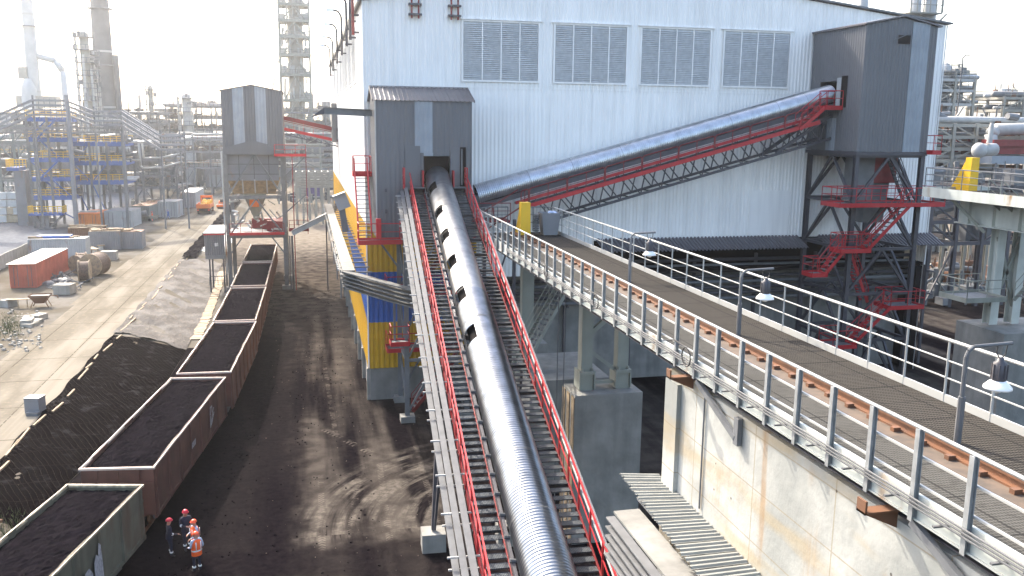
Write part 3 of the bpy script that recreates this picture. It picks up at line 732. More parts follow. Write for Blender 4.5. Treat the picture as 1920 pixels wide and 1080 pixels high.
# second conveyor rising to the right along the hall
C0 = V((35.9, 56.4, 20.95)); C1 = V((10.75, 56.4, 14.12))
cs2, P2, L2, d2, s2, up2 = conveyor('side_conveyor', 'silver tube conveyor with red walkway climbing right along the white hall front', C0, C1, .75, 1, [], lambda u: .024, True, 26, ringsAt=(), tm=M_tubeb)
for u in (2.2, 4.4, 8, 12, 16, 19.5, 22.5):
    m = MB(); vs = []
    for du in (-.012, .012):
        for k in range(25): a = -.55+(pi+1.1)*k/24; vs.append(P2(u+du, .768*cos(a), .768*sin(a)))
    m.add(vs, [(k, k+1, 25+k+1, 25+k) for k in range(24)]).build('seam', M_steelm, cs2)
m = MB()
for k in (-.8, .8): m.beam(P2(0, k, -.6), P2(L2, k, -.6), .1, .3, up2)
for k in (-.85, .85): m.beam(P2(1, k, -1.25), P2(L2-2.5, k, -1.25), .12, .16, up2).beam(P2(1, k, -2.75), P2(L2-3.5, k, -2.75), .14, .16, up2)
u = 1.2; i = 0
while u < L2-4.5:
    for k in (-.85, .85):
        m.beam(P2(u, k, -1.25), P2(u+.75, k, -2.75), .07).beam(P2(u+1.5, k, -1.25), P2(u+.75, k, -2.75), .07)
    m.beam(P2(u, -.85, -2.75), P2(u, .85, -2.75), .07); u += 1.5
m.build('truss', M_steel, cs2)
m = MB().beam(P2(2.2, -1.75, -1.3), P2(L2-2.2, -1.75, -1.3), .05, .26, up2).beam(P2(2.2, -.95, -1.0), P2(L2-2.2, -.95, -1.0), .05, .2, up2)
m.build('toe_board', M_red, cs2)
m = MB(); u = 2.4
while u < L2-2.4: m.beam(P2(u, -1.72, -1.2), P2(u, -.98, -1.2), .3, .03); u += .42
m.build('walkway', M_tread, cs2)
m = MB(); u = 2.3
while u < L2-2.5:
    e = min(u+2.55, L2-2.3); z = V((0, 0, 1))
    m.path([P2(u, -1.72, -1.25), P2(u, -1.72, -1.25)+z*.95, P2(u+.12, -1.72, -1.25)+z*1.05, P2(e-.12, -1.72, -1.25)+z*1.05, P2(e, -1.72, -1.25)+z*.95, P2(e, -1.72, -1.25)], .035, 5)
    m.tube(P2(u, -1.72, -1.25)+z*.55, P2(e, -1.72, -1.25)+z*.55, .022, 5); m.tube(P2((u+e)/2, -1.72, -1.25), P2((u+e)/2, -1.72, -1.25)+z*1.03, .03, 5); u += 2.62
m.build('handrail', M_redd, cs2)
m = MB().beam(P2(L2-2.4, -1.7, -1.2), P2(L2+1.2, -1.3, -2.4), .08).beam(P2(L2-2.4, -1.7, -.1), P2(L2+1.2, -1.3, -1.3), .07).beam(P2(L2-.6, -1.5, -.7), P2(L2-.4, -1.5, -2), .07).bx(10.2, 12.6, 54.6, 56.6, 12.55, 12.7)
rails(m, [(10.2, 54.6, 12.7), (12.6, 54.6, 12.7)]); m.build('tail_frame', M_redd, cs2)
MB().bx(10.0, 11.2, 55.8, 57.2, 12.75, 14.2).bx(10.0, 10.9, 56.1, 57.0, 11.3, 12.55).build('tail_box', M_steelm, cs2)
m = MB()
for x, z in ((11.2, 12.5), (13.2, 12.6)): m.beam((x, 56, 0), (x, 56, z), .2)
m.beam((11.2, 56, 6), (13.2, 56, 12), .1); m.build('support', M_steel, cs2)
# bracing of the upper end
m = MB().beam((31.5, 55.6, 17.0), (35.5, 55.6, 19.6), .2).beam((31.5, 57.2, 17.0), (35.5, 57.2, 19.6), .2).beam((33, 55.6, 18.1), (33.4, 55.6, 19.6), .1).beam((34.4, 55.6, 18.9), (34.0, 55.6, 19.9), .1)
m.build('end_brace', M_steel, cs2)
stairs(cs2, (32.6, 54.9, 18.6), (34.4, 54.9, 20.1), .7, (0, 1, 0))
platform(cs2, 34.4, 35.55, 54.4, 55.4, 20.1, 'r')

# ------------------------------------------------------------------ right transfer house on its steel tower
t = T('elevated_house', 'dark grey gabled house on a braced steel tower at the right corner of the hall', 'building', (38.3, 55.5, 0))
x0, x1, y0, y1, zb, ze, zr = 35.65, 40.95, 52.5, 58.66, 17.2, 25.35, 25.85
m = MB(); gz = lambda tt: ze+(zr-ze)*(1-abs(2*tt-1))
m.corr((x0, y0), (x1, y0), zb, gz, (0,-1,0), .24, .03).corr((x0, 55.3), (x0, y0), zb, ze, (-1,0,0), .24, .03).corr((x0, y1), (x0, 57.4), zb, ze, (-1,0,0), .24, .03).corr((x0, 57.4), (x0, 55.3), 21.9, ze, (-1,0,0), .24, .03).corr((x0, 57.4), (x0, 55.3), zb, 20.0, (-1,0,0), .24, .03).corr((x1, y0), (x1, y1), zb, ze, (1,0,0), .24, .03)
m.build('wall', M_dgrey, t)
MB().bx(x0+.5, x0+.55, 55.3, 57.4, 20, 21.9).build('opening', M_dark, t)
MB().corr((39.05, y0-.035), (40.35, y0-.035), zb, 25.6, (0,-1,0), .24, .03).build('light_strip', M_lgrey, t)
MB().corr((x0-.035, 56.2), (x0-.035, 55.1), zb, 19.4, (-1,0,0), .24, .03).build('light_strip', M_lgrey, t)
MB().bx(x0-.06, x0-.035, 54.1, 54.75, 20.1, 22.2).build('doorway', M_dark, t); MB().bx(x0-.075, x0-.055, 54.8, 55.28, 20.1, 22.1).build('door', M_wcont, t)
MB().bx(38.0, 38.9, y0-.075, y0-.05, 24.2, 24.75).build('vent_opening', M_dark, t); MB().beam((37.6, y0-.12, 24.4), (38.9, y0-.12, 24.9), .05).build('vent_flap', M_dgrey, t)
rf = MB()
for a, b, za, zc in ((x0-.2, 38.3, ze-.02, zr+.06), (38.3, x1+.2, zr+.06, ze-.02)):
    rf.add([(a,y0-.2,za),(b,y0-.2,zc),(b,y1,zc),(a,y1,za),(a,y0-.2,za+.1),(b,y0-.2,zc+.1),(b,y1,zc+.1),(a,y1,za+.1)], [(0,3,2,1),(4,5,6,7),(0,1,5,4),(1,2,6,5),(2,3,7,6),(3,0,4,7)])
rf.build('roof', M_roof, t)
MB().bx(x0-.05, x1+.05, y0-.06, y1, zb-.25, zb-.02).build('floor_frame', M_steel, t)
platform(t, 41.0, 41.6, 51.9, 53.4, 17.2, 'l')
for x in (35.8, 40.8):
    for y in (52.7, 58.3):
        MB().hbeam((x, y, 0), (x, y, zb-.25), .3, .3).build('leg', M_steel, t)
lv = (0.1, 4.2, 7.5, 10.6, 13.75, 16.9); br = MB()
for z0_, z1_ in zip(lv, lv[1:]):
    for y in (52.7, 58.3):
        br.beam((35.8, y, z1_), (40.8, y, z1_), .2)
        a, b = (z1_, z0_)
        br.beam((35.8, y, b), (38.3, y, a), .16).beam((40.8, y, b), (38.3, y, a), .16)
    for x in (35.8, 40.8):
        br.beam((x, 52.7, z1_), (x, 58.3, z1_), .2).beam((x, 52.7, z0_), (x, 55.5, z1_), .16).beam((x, 58.3, z0_), (x, 55.5, z1_), .16)
br.build('bracing', M_steel, t)
MB().bx(36.9, 38.3, 54.2, 55.6, 13.8, 16.9).rbox((38.9, 55.6), 0, 1.6, 1.6, 12.2, 15.0, 1.2).build('chute', M_steelm, t)
MB().bx(38.2, 40.2, 54.4, 56.2, 15.0, 16.95).build('chute', M_redd, t)
platform(t, 34.0, 41.9, 51.4, 53.6, 13.75)
platform(t, 34.2, 36.4, 51.2, 52.5, 10.75)
stairs(t, (36.4, 51.9, 10.75), (39.4, 51.9, 13.75), .8, (0, 1, 0))
platform(t, 32.2, 33.3, 51.2, 52.4, 9.2, 'r')
stairs(t, (33.3, 51.8, 9.2), (34.6, 51.8, 10.75), .8, (0, 1, 0))
stairs(t, (40.6, 53.6, 13.75), (39.0, 53.6, 16.9), .7, (0, 1, 0), M_steel)
platform(t, 38.6, 41.2, 51.6, 53.4, 6.7); stairs(t, (35.9, 52.0, 4.2), (38.6, 52.0, 6.7), .8, (0, 1, 0)); stairs(t, (38.2, 54.0, 6.7), (36.4, 54.0, 10.6), .8, (0, 1, 0))
platform(t, 34.2, 36.0, 51.3, 53.0, 4.2)
# ------------------------------------------------------------------ crane bridge deck on the right
ZD = 12.55; DY0, DY1 = 6.0, 49.6; NX, FX = 9.42, 14.02
t = T('crane_bridge', 'raised steel crane runway deck with white railings crossing over the rust-stained concrete wall', 'bridge', (11.7, 45, 0))
MB().bx(NX+.06, 11.25, DY0, DY1, ZD-.06, ZD).build('floor_plate', M_grate, t)
MB().bx(12.3, FX-.05, DY0, DY1, ZD-.06, ZD).build('floor_plate', M_grated, t)
rb = MB().bx(11.25, 12.3, DY0, DY1, ZD-.5, ZD-.02).build('rail_bed', M_bed, t)
m = MB().bx(11.72, 12.0, DY0, DY1, ZD-.02, ZD+.02).bx(11.84, 11.88, DY0, DY1, ZD+.02, ZD+.13).bx(11.80, 11.92, DY0, DY1, ZD+.13, ZD+.18)
m.build('crane_rail', M_railm, t)
m = MB(); y = DY0+.2
while y < DY1: m.bx(11.56, 11.72, y, y+.12, ZD-.02, ZD+.07).bx(12.0, 12.12, y, y+.12, ZD-.02, ZD+.07); y += .80
m.each('rail_clip', M_railm, t)
fa = MB().bx(NX-.03, NX+.03, DY0, DY1, ZD-.10, ZD+.33).bx(NX-.07, NX-.03, DY0, DY1, ZD-.10, ZD-.07)
fa.build('fascia', M_pale, t)
m = MB().bx(FX-.02, FX+.03, DY0, DY1, ZD-.3, ZD+.17); m.build('toe_board', M_trim, t)
for x in (11.4, 13.2):
    MB().bx(x-.3, x+.3, DY0, DY1, ZD-.42, ZD-.38).bx(x-.04, x+.04, DY0, DY1, ZD-.86, ZD-.42).bx(x-.3, x+.3, DY0, DY1, ZD-.90, ZD-.86).build('girder', M_col, t)
MB().bx(NX+.2, FX-.2, DY0, DY1, ZD-.36, ZD-.33).build('underside', M_steel, t)
# near railing: C-section posts bolted to the fascia
hr = MB().tube((NX-.04, DY0, ZD+1.42), (NX-.04, DY1-.3, ZD+1.42), .035, 8).build('handrail', M_post, t)
m = MB().bx(NX-.03, NX+.01, DY0, DY1-.3, ZD+.94, ZD+.975).bx(NX-.03, NX+.01, DY0, DY1-.3, ZD+.47, ZD+.505); m.each('mid_rail', M_trim, hr)
y = DY1-.35; i = 0
while y > DY0:
    MB().bx(NX-.12, NX-.045, y-.012, y+.012, ZD-.12, ZD+1.42).bx(NX-.13, NX-.12, y-.05, y+.05, ZD-.12, ZD+1.42).bx(NX-.045, NX-.035, y-.05, y+.05, ZD-.12, ZD+1.38).build('post', M_post, hr); y -= 1.18; i += 1
hr = MB().tube((FX, DY0, ZD+1.42), (FX, DY1-.3, ZD+1.42), .04, 8).build('handrail', M_trim, t)
m = MB()
for z in (.95, .55): m.tube((FX, DY0, ZD+z), (FX, DY1-.3, ZD+z), .02, 5)
m.each('mid_rail', M_trim, hr)
y = DY1-.35
while y > DY0: MB().tube((FX, y, ZD-.05), (FX, y, ZD+1.42), .03, 6).build('post', M_trim, hr); y -= 1.42
m = MB(); rails(m, [(NX-.04, DY1-.3, ZD), (10.2, DY1+.5, ZD), (11.4, DY1+.5, ZD)], 1.42, .6, .03, (.68, .36)); rails(m, [(12.2, DY1+.4, ZD), (13.6, DY1+.4, ZD), (FX, DY1-.3, ZD)], 1.42, .7, .03, (.68, .36)); m.build('end_railing', M_galv, t)
MB().bx(9.9, 13.9, DY1, DY1+.6, ZD-.3, ZD-.02).build('end_beam', M_pale, t)
m = MB()
for j in range(3): m.tube((NX-.17, DY0, ZD+.30-.06*j), (NX-.17, 41, ZD+.30-.06*j), .02, 5)
m.each('cable_conduit', M_galv, t)
m = MB(); y = DY0
while y < 41: m.bx(NX-.3, NX-.03, y, y+.05, ZD+.12, ZD+.15); y += 1.18
m.each('conduit_bracket', M_galv, t)
for y in (33.5, 27.2, 20.0):
    c = V((NX-.16, y, ZD+.38)); m = MB(); pts = [c+V((-.02*k/12-.05, .27*sin(2*pi*k/12)*1., .24*cos(2*pi*k/12))) for k in range(13)]
    m.path(pts, .018, 5).path([c+V((0, .2, .2)), c+V((0, .9, .22)), c+V((0, 1.6, .05))], .018, 5); m.build('cable_loop', M_black, t)
for y in (20.4, 12.2):
    m = MB().bx(NX-.5, NX+.3, y-.1, y+.14, ZD-.28, ZD-.24).bx(NX-.5, NX-.46, y-.1, y+.14, ZD-.28, ZD-.04).prism([(NX-.5,y-.02,ZD-.28),(NX+.2,y-.02,ZD-.28),(NX+.2,y-.02,ZD-.6)], (0,.04,0)); m.build('bracket', M_rust, t)
    m = MB().beam((NX+.02, y-.6, ZD-.2), (NX+.1, y-2.6, ZD-1.0), .1, .14).bx(NX+.06, NX+.18, y-2.75, y-2.55, ZD-1.15, ZD-.5); m.build('strut', M_steelm, t)
# railing pipe bridge lamps
def deck_lamp(y, which, x=12.4):
    t = T('walkway_lamp', which, 'lamp', (x, y, ZD), 'lamps on the crane bridge')
    MB().tube((x, y, ZD), (x, y, ZD+.95), .07, 8).tube((x, y, ZD+.9), (x, y, ZD+1.75), .045, 8).path([(x, y, ZD+1.75), (x+.04, y, ZD+1.87), (x+.15, y, ZD+1.95), (x+1.02, y, ZD+1.98)], .04, 8).build('post', M_steelm if y > 30 else M_galv, t)
    cx, cz = x+.80, ZD+1.97
    MB().path([(cx+.12, y, cz), (cx+.1, y, cz-.2), (cx, y, cz-.3)], .012, 5).path([(cx-.1, y, cz), (cx-.12, y, cz-.15), (cx-.03, y, cz-.3)], .012, 5).build('cord', M_black, t)
    MB().lathe((cx, y, cz), [(0, -.26), (.05, -.27), (.07, -.34), (.13, -.38), (.135, -.72), (.1, -.76), (.0, -.76)], 14).build('housing', M_steel, t, True)
    m = MB()
    for k in range(8): a = k*pi/4; m.beam((cx+.14*cos(a), y+.14*sin(a), cz-.40), (cx+.14*cos(a), y+.14*sin(a), cz-.7), .02)
    m.build('cooling_fins', M_steel, t)
    MB().lathe((cx, y, cz), [(.10, -.72), (.17, -.76), (.26, -.86), (.27, -.90), (.24, -.90), (.14, -.80), (0, -.79)], 20).build('shade', M_lamp, t, True)
    MB().ell((cx, y, cz-.92), .1, .1, .07, 10, 6).build('bulb_glass', M_lamp, t, True)
deck_lamp(32.58, 'farthest hanging lamp on the crane bridge, against the dark awning', 12.4)
deck_lamp(23.43, 'middle hanging lamp on the crane bridge, its arm over the far white railing', 12.42)
_q = G(1813, 658, ZD+1.87); deck_lamp(_q.y, 'nearest and biggest hanging lamp on the crane bridge, in front of the far pier', _q.x)
# buffers, skip bin
def buffer(c, label, h=1.86, tilt=.0):
    t = T('buffer_stop', label, 'buffer stop', c, 'yellow crane buffer stops'); x, y, z = c
    MB().prism([(x-.3,y+.1,z),(x+.3,y+.1,z),(x+.26,y+.1,z+h),(x-.26,y+.1,z+h)], (0,-.5,0)).build('plate', M_ypaint, t)
    MB().prism([(x-.2,y+.1,z),(x-.2,y+1.3,z),(x-.2,y+.1,z+h*.95)], (.08,0,0)).prism([(x+.15,y+.1,z),(x+.15,y+1.3,z),(x+.15,y+.1,z+h*.95)], (.08,0,0)).build('rib', M_ypaint, t)
    MB().bx(x-.5, x+.5, y-.5, y+1.35, z, z+.05).build('base_plate', M_rust, t)
buffer((11.86, 48.0, ZD+.02), 'yellow buffer stop at the end of the crane rail beside the grey skip')
t = T('skip_bin', 'open grey steel skip bin full of rags at the end of the crane bridge', 'bin', (13.3, 47.9, ZD))
x, y, z = 13.3, 47.9, ZD+.05
o_ = [(-.48,-.45),(.48,-.45),(.48,.45),(-.48,.45)]; vs = [(x+a*.82, y+b*.82, z) for a, b in o_]+[(x+a*1.12, y+b*1.12, z+1.25) for a, b in o_]+[(x+a*1.05, y+b*1.05, z+1.25) for a, b in o_]+[(x+a, y+b, z+.9) for a, b in o_]
MB().add(vs, [(0,3,2,1)]+[(i, (i+1)%4, 4+(i+1)%4, 4+i) for i in range(4)]+[(4+i, 4+(i+1)%4, 8+(i+1)%4, 8+i) for i in range(4)]+[(8+i, 8+(i+1)%4, 12+(i+1)%4, 12+i) for i in range(4)]).build('tub', M_gcont, t)
m = MB(); rs = random.Random(4)
for k in range(9): m.ell((x+rs.uniform(-.4,.4), y+rs.uniform(-.35,.35), z+1.0+rs.uniform(0,.25)), .16, .15, .12, 7, 5)
m.each('rag', M_shirt, t)
m = MB()
for k in range(11): m.lathe((x-.78, y-.1, z+.12+k*.1), [(.0,0),(.16,0),(.19,.03),(.16,.06),(0,.06)], 12)
t2 = m.build('coil_spring', M_galv); tag(t2, 'upright stack of bright coil rings beside the grey skip bin', 'spring')
# piers
t = T('bridge_pier', 'pair of olive steel columns on a tall concrete block under the crane bridge', 'pier', (12.7, 36.5, 0))
MB().bx(11.2, 14.35, 35.55, 37.45, 0, 7.0).build('concrete_block', M_conc, t)
MB().bx(11.16, 11.2, 35.6, 36.0, 0, 6.9).bx(11.16, 11.2, 36.3, 36.7, 0, 6.9).bx(11.16, 11.2, 37.0, 37.4, 0, 6.9).build('formwork_strip', M_wood, t)
for x in (11.95, 13.65):
    m = MB().bx(x-.26, x+.26, 36.3, 36.34, 7.9, ZD-.90).bx(x-.26, x+.26, 36.8, 36.84, 7.9, ZD-.90).bx(x-.02, x+.02, 36.34, 36.8, 7.9, ZD-.90).bx(x-.26, x-.23, 36.34, 36.8, 7.9, ZD-.90); m.build('column', M_col, t)
    m = MB().bx(x-.36, x+.36, 36.15, 37.0, 7.75, 7.9).bx(x-.3, x+.3, 36.25, 36.9, 7.0, 7.75)
    for q in (-.34, .34): m.bx(x+q-.03, x+q+.03, 36.15, 37.0, 7.05, 7.75)
    for q in (-.22, .22): m.tube((x+q, 36.22, 7.9), (x+q, 36.22, 8.05), .05)
    m.build('column_base', M_col, t)
MB().beam((11.95, 36.55, 9.4), (13.65, 36.55, 10.8), .2).beam((11.95, 36.55, 8.9), (13.65, 36.55, 7.6), .16).beam((12.2, 36.5, 7.3), (13.5, 36.5, 7.3), .14).build('bracing', M_col, t)
t = T('bridge_column', 'single olive box column behind the silver conveyor at the far end of the crane bridge', 'pier', (12.5, 50, 0))
MB().bx(12.15, 12.85, 49.3, 49.9, 6.0, ZD-.42).build('column', M_col, t); MB().bx(11.6, 13.6, 48.8, 50.4, 0, 6.0).build('concrete_block', M_conc, t)
t = T('access_stair', 'galvanised stair flight leaning up under the far half of the crane bridge', 'stairs', (12.5, 44, 0))
stairs(t, (10.6, 43.5, 6.3), (13.6, 45.3, 10.4), .9, (-.51, .86, 0), M_col, M_galvd); stairs(t, (12.4, 41.5, 3.2), (10.6, 43.5, 6.3), .9, (.74, .67, 0), M_col, M_galvd)
m = MB()
for q in ((10.4, 43.9), (10.9, 43.1)): m.beam((q[0], q[1], 0), (q[0], q[1], 6.3), .12)
m.build('support', M_col, t)
t = tag(MB().path([(10.55, 36.2, 0), (10.55, 36.2, ZD-.4)], .025).path([(10.85, 36.2, 0), (10.85, 36.2, ZD-.4)], .025).build('conduit_pair', M_galv), 'two thin upright galvanised conduits left of the concrete pier', 'conduit')
# dark concrete block behind conveyor
tag(MB().bx(10.6, 14.8, 41.2, 46.5, 0, 6.05).build('concrete_block', M_conc), 'broad dark concrete foundation block under the access stair, behind the silver conveyor', 'foundation')
# retaining wall and canopy
t = T('retaining_wall', 'sunlit rust-stained concrete wall under the near end of the crane bridge', 'wall', (9.9, 15, 0))
MB().bx(9.62, 13.9, -4, 21.9, 0, ZD-.45).build('wall', M_stain, t); MB().bx(9.50, 9.62, 21.1, 21.9, 0, ZD-.7).build('pilaster', M_stain, t)
MB().tube((9.58, 19.6, 9.0), (9.58, 19.6, ZD-.4), .025).build('down_pipe', M_steelm, t)
c = MB(); n = 66
for i in range(n):
    y = 22.4-i*.20; k = .20
    # corrugated roof sheet sloping from the wall down to the left
    pr_ = [(0,0),(.3,0),(.42,.05),(.72,.05),(.86,0),(1,0)]
    bx_ = 8.8-.3*i*.2/5.2
    A_ = [(9.6, y-q*k, 8.80+h+.012*(i % 3)) for q, h in pr_]; B_ = [(bx_+.04*sin(i*2.1), y+1.0-.5*min(1, i/28)-q*k, 8.48+h+.012*(i % 3)) for q, h in pr_]
    c.add(A_+B_, [(j, j+1, j+7, j+6) for j in range(5)])
o = c.build('roof_sheet', M_sheet)
t = T('canopy', 'corrugated pale sheet canopy fixed along the foot of the stained concrete wall', 'canopy', (9, 18, 8)); o.parent = t; o.location = -t.location
o.name = 'canopy_sheet'
MB().bx(8.75, 9.62, 9, 21.8, 8.36, 8.42).build('soffit', M_steelm, t)
MB().bx(8.0, 8.75, 9, 21.6, 8.12, 8.18).build('ledge', M_conc, t)
for j in range(5): MB().bx(7.74-.05*j, 8.0-.05*j, 9, 21.5-.12*j, 8.04-.2*j, 8.08-.2*j).build('stacked_sheet', M_galv, t)
MB().bx(8.0, 9.6, 9, 19.5, 0, 7.2).build('lean_to_wall', M_conc, t)
tag(MB().bx(7.3, 8.9, 21.9, 23.4, 3.2, 3.3).bx(7.3, 7.36, 21.9, 23.4, 2.6, 3.2).bx(8.84, 8.9, 21.9, 23.4, 2.6, 3.2).build('tray_lid', M_ggcont), 'green-grey sheet lid low beside the lower end of the silver conveyor', 'lid')

# ------------------------------------------------------------------ second crane bridge at the right
t = T('far_crane_bridge', 'pale green crane bridge on a steel pier in front of the pipe racks', 'bridge', (39.5, 40, 0))
X0, X1, Z = 36.0, 40.6, 15.3
MB().bx(X0, X1, 8, 46, Z-.3, Z-.22).build('deck', M_grate, t)
MB().bx(X0-.05, X0, 8, 46.1, Z-.55, Z+.02).bx(X0, X1, 46, 46.08, Z-.55, Z+.02).build('fascia', M_pale, t)
MB().bx(37.9, 38.0, 8, 45.2, Z-2.0, Z-.35).bx(37.6, 38.3, 8, 45.2, Z-2.06, Z-2.0).build('girder', M_pale, t)
m = MB(); y = 10
while y < 45: m.bx(37.7, 37.9, y, y+.06, Z-2, Z-.35); y += 1.9
m.build('stiffener', M_pale, t)
m = MB(); rails(m, [(X0, 8, Z), (X0, 46, Z), (X1, 46, Z)], 1.15, 1.5, .03, (.66, .33)); rails(m, [(X1, 46, Z), (X1, 8, Z)], 1.15, 1.5, .03, (.66, .33)); m.build('handrail', M_steelm, t)
MB().hbeam((38.9, 43, 7.5), (38.9, 43, Z-.35), .55, .6, .04).hbeam((40.4, 43, 7.5), (40.4, 43, Z-.35), .55, .6, .04).build('column', M_pale, t)
MB().beam((38.9, 43, 8.5), (40.4, 43, 12.6), .2).beam((40.4, 43, 8.5), (38.9, 43, 12.6), .2).beam((36.6, 44.5, Z-.5), (37.9, 43, 12.9), .16).build('bracing', M_col, t)
MB().bx(38.0, 43.0, 40.8, 44.6, 0, 7.4).build('concrete_block', M_conc, t)
platform(t, 35.8, 38.4, 41.4, 43.6, 9.3, 'r', M_col)
stairs(t, (38.6, 40.6, 9.3), (42.6, 40.6, 13.6), .9, (0, 1, 0), M_col, M_galvd); stairs(t, (40.4, 41.6, 12.6), (37.0, 41.6, 15), .9, (0, 1, 0), M_col, M_galvd)
buffer((38.35, 45.2, Z-.2), 'yellow buffer stop behind the railing of the far right crane bridge', 2.0)

# ------------------------------------------------------------------ cable tray run along the hall
t = T('cable_tray_run', 'stacked galvanised cable trays running along the hall wall and bending to the conveyor', 'cable tray', (2.2, 56, 9))
_p2 = AY(735, 533, 51.8); _p3 = AY(806, 552, 50.6)
for j in range(5):
    z = 9.85-j*.25; m = MB()
    pts = [(2.3+.06*j, 100, z), (2.1+.05*j, 53.6, z), (_p2.x, _p2.y, z-9.85+_p2.z), (_p3.x, _p3.y, z-9.85+_p3.z), (9.6, 50.0, z-9.85+_p3.z-.9)]
    
    wd = .75 if j == 0 else .6
    for a, b in zip(pts, pts[1:]):
        if j == 0 and a[1] > 60: m.beam((a[0], a[1], a[2]), (b[0]+.25, b[1], b[2]), wd, .1)
        else: m.beam(a, b, .62, .07)
    m.build('tray', M_tray, t)
m = MB()
for k in range(24): y = 54+k*2.; m.beam((1.95, y, 9.7), (3.75, y, 9.7), .08)
for k in range(6): m.beam((1.9, 54.5+k*7, 8.0), (1.9, 54.5+k*7, 9.8), .08)
m.build('bracket', M_steelm, t)
m = MB()
for k in range(60): m.bx(1.70, 1.78, 54+k*.75, 54.2+k*.75, 9.84, 9.95)
m.each('tray_clip', M_wcont, t)
t = T('tilted_hopper', 'tilted pale sheet box hopper beside the yellow hall wall', 'hopper', (1.8, 100, 9.5))
c = AX(641, 378, 2.2); u_ = V((-.35, 0, .93)); v_ = V((.93, 0, .35))
q = [c+v_*a+u_*b for a, b in ((-.42,-.5),(.42,-.5),(.42,.5),(-.42,.5))]
MB().prism([tuple(p) for p in q], (0, .9, 0)).build('box', M_wcont, t); MB().beam(q[3], q[2], .5, .06).build('lid', M_trim, t)
MB().beam(c+V((0,.4,-.5)), c+V((.2,.4,-2.0)), .4).build('chute', M_steelm, t)
t = T('chute_conveyor', 'short grey inclined trough conveyor between the loading tower and the hall', 'conveyor', (-.3, 101, 6))
a, b = AY(548, 437, 101), AY(618, 402, 101)
MB().beam(a, b, 1.1, .5).build('trough', M_lgrey, t); MB().beam(a+V((0, 0, .3)), b+V((0, 0, .3)), 1.2, .06).build('cover', M_galv, t)
MB().path([b, b+V((.6, .1, .5)), b+V((.9, .1, 1.6))], .22, 8).build('hose', M_steel, t)
MB().beam(a+V((0, 0, -.3)), (a.x, a.y, 0), .15).beam(b+V((-.4, 0, -.3)), (b.x-.4, b.y, 0), .15).build('support', M_steel, t)

# ------------------------------------------------------------------ loading tower over the track
t = T('loading_tower', 'tall grey loading tower with two pale stripes and a hopper over the wagons', 'tower', (-5.5, 105, 0))
x0, x1, y0, y1, ze, zr = -8.75, -2.35, 102.3, 109.5, 22.0, 22.65
gz = lambda tt: ze+(zr-ze)*(1-abs(2*tt-1)); gb = lambda tt: 15.85+.9*(1-abs(2*tt-1))
m = MB().corr((x0, y0), (x1, y0), 15.75, gz, (0,-1,0), .3, .03).corr((x0, y1), (x0, y0), 15.75, ze, (-1,0,0), .3, .03).corr((x1, y0), (x1, y1), 15.75, ze, (1,0,0), .3, .03).corr((x0, y1), (x1, y1), 15.75, gz, (0,1,0), .3, .03); m.build('wall', M_dgrey, t)
for a, b in ((-7.55, -6.4), (-5.2, -4.05)):
    f1 = lambda tt, a=a, b=b: ze+(zr-ze)*(1-abs(2*((a+(b-a)*tt-x0)/(x1-x0))-1))
    f0 = lambda tt, a=a, b=b: 15.85+.9*(1-abs(2*((a+(b-a)*tt-x0)/(x1-x0))-1))
    MB().corr((a, y0-.035), (b, y0-.035), f0, f1, (0,-1,0), .3, .03).build('light_strip', M_lgrey, t)
rf = MB()
for a, b, za, zc in ((x0-.15, -5.55, ze, zr), (-5.55, x1+.15, zr, ze)):
    rf.add([(a,y0-.15,za),(b,y0-.15,zc),(b,y1,zc),(a,y1,za),(a,y0-.15,za+.1),(b,y0-.15,zc+.1),(b,y1,zc+.1),(a,y1,za+.1)], [(0,3,2,1),(4,5,6,7),(0,1,5,4),(1,2,6,5),(2,3,7,6),(3,0,4,7)])
rf.build('roof', M_roof, t)
# gable-shaped hood below the house front and open bin
MB().prism([(x0,y0-.1,15.2),(x1-.8,y0-.1,15.2),(x1-.8,y0-.1,15.9),(-5.7,y0-.1,16.75),(x0,y0-.1,15.9)], (0,.08,0)).build('hood', M_dgrey, t)
MB().bx(x0+.3, x1-.6, y0+.5, y0+.6, 12.3, 15.2).build('bin_wall', M_gcont, t)
m = MB()
for x in (-7.2, -5.6, -4.0): m.bx(x-.03, x+.03, y0+.44, y0+.5, 12.3, 15.2)
for z in (13.0, 14.1): m.bx(x0+.3, x1-.6, y0+.44, y0+.5, z, z+.06)
m.build('bin_stiffener', M_steel, t)
MB().add([(x0+.3,y0+.5,12.3),(x1-.6,y0+.5,12.3),(x1-.6,y1-.5,12.3),(x0+.3,y1-.5,12.3),(x0+.8,y0+1.4,10.8),(x1-1.1,y0+1.4,10.8),(x1-1.1,y1-1.4,10.8),(x0+.8,y1-1.4,10.8)], [(0,1,5,4),(1,2,6,5),(2,3,7,6),(3,0,4,7)]).build('hopper', M_wood, t)
m = MB()
for x in (-6.9, -5.6, -4.3): m.beam((x, y0+.35, 12.4), (x, y0+1.2, 10.9), .14)
m.each('hopper_rib', M_pipew, t)
cone = MB().add([(-7.0,103.8,10.8),(-4.4,103.8,10.8),(-4.4,106.4,10.8),(-7.0,106.4,10.8),(-5.9,104.9,7.7),(-5.5,104.9,7.7),(-5.5,105.3,7.7),(-5.9,105.3,7.7)], [(0,1,5,4),(1,2,6,5),(2,3,7,6),(3,0,4,7)]).build('discharge_cone', M_col, t)
MB().bx(-6.3, -5.3, 103.6, 104.2, 9.3, 10.1).build('vibrator', M_orange, t)
for x in (x0+.15, x1-.15):
    for y in (102.45, 109.3):
        MB().hbeam((x, y, 0), (x, y, 15.75), .42, .42, .03).build('leg', M_steelm, t); MB().bx(x-.5, x+.5, y-.5, y+.5, 0, .45).build('footing', M_conc, t)
m = MB()
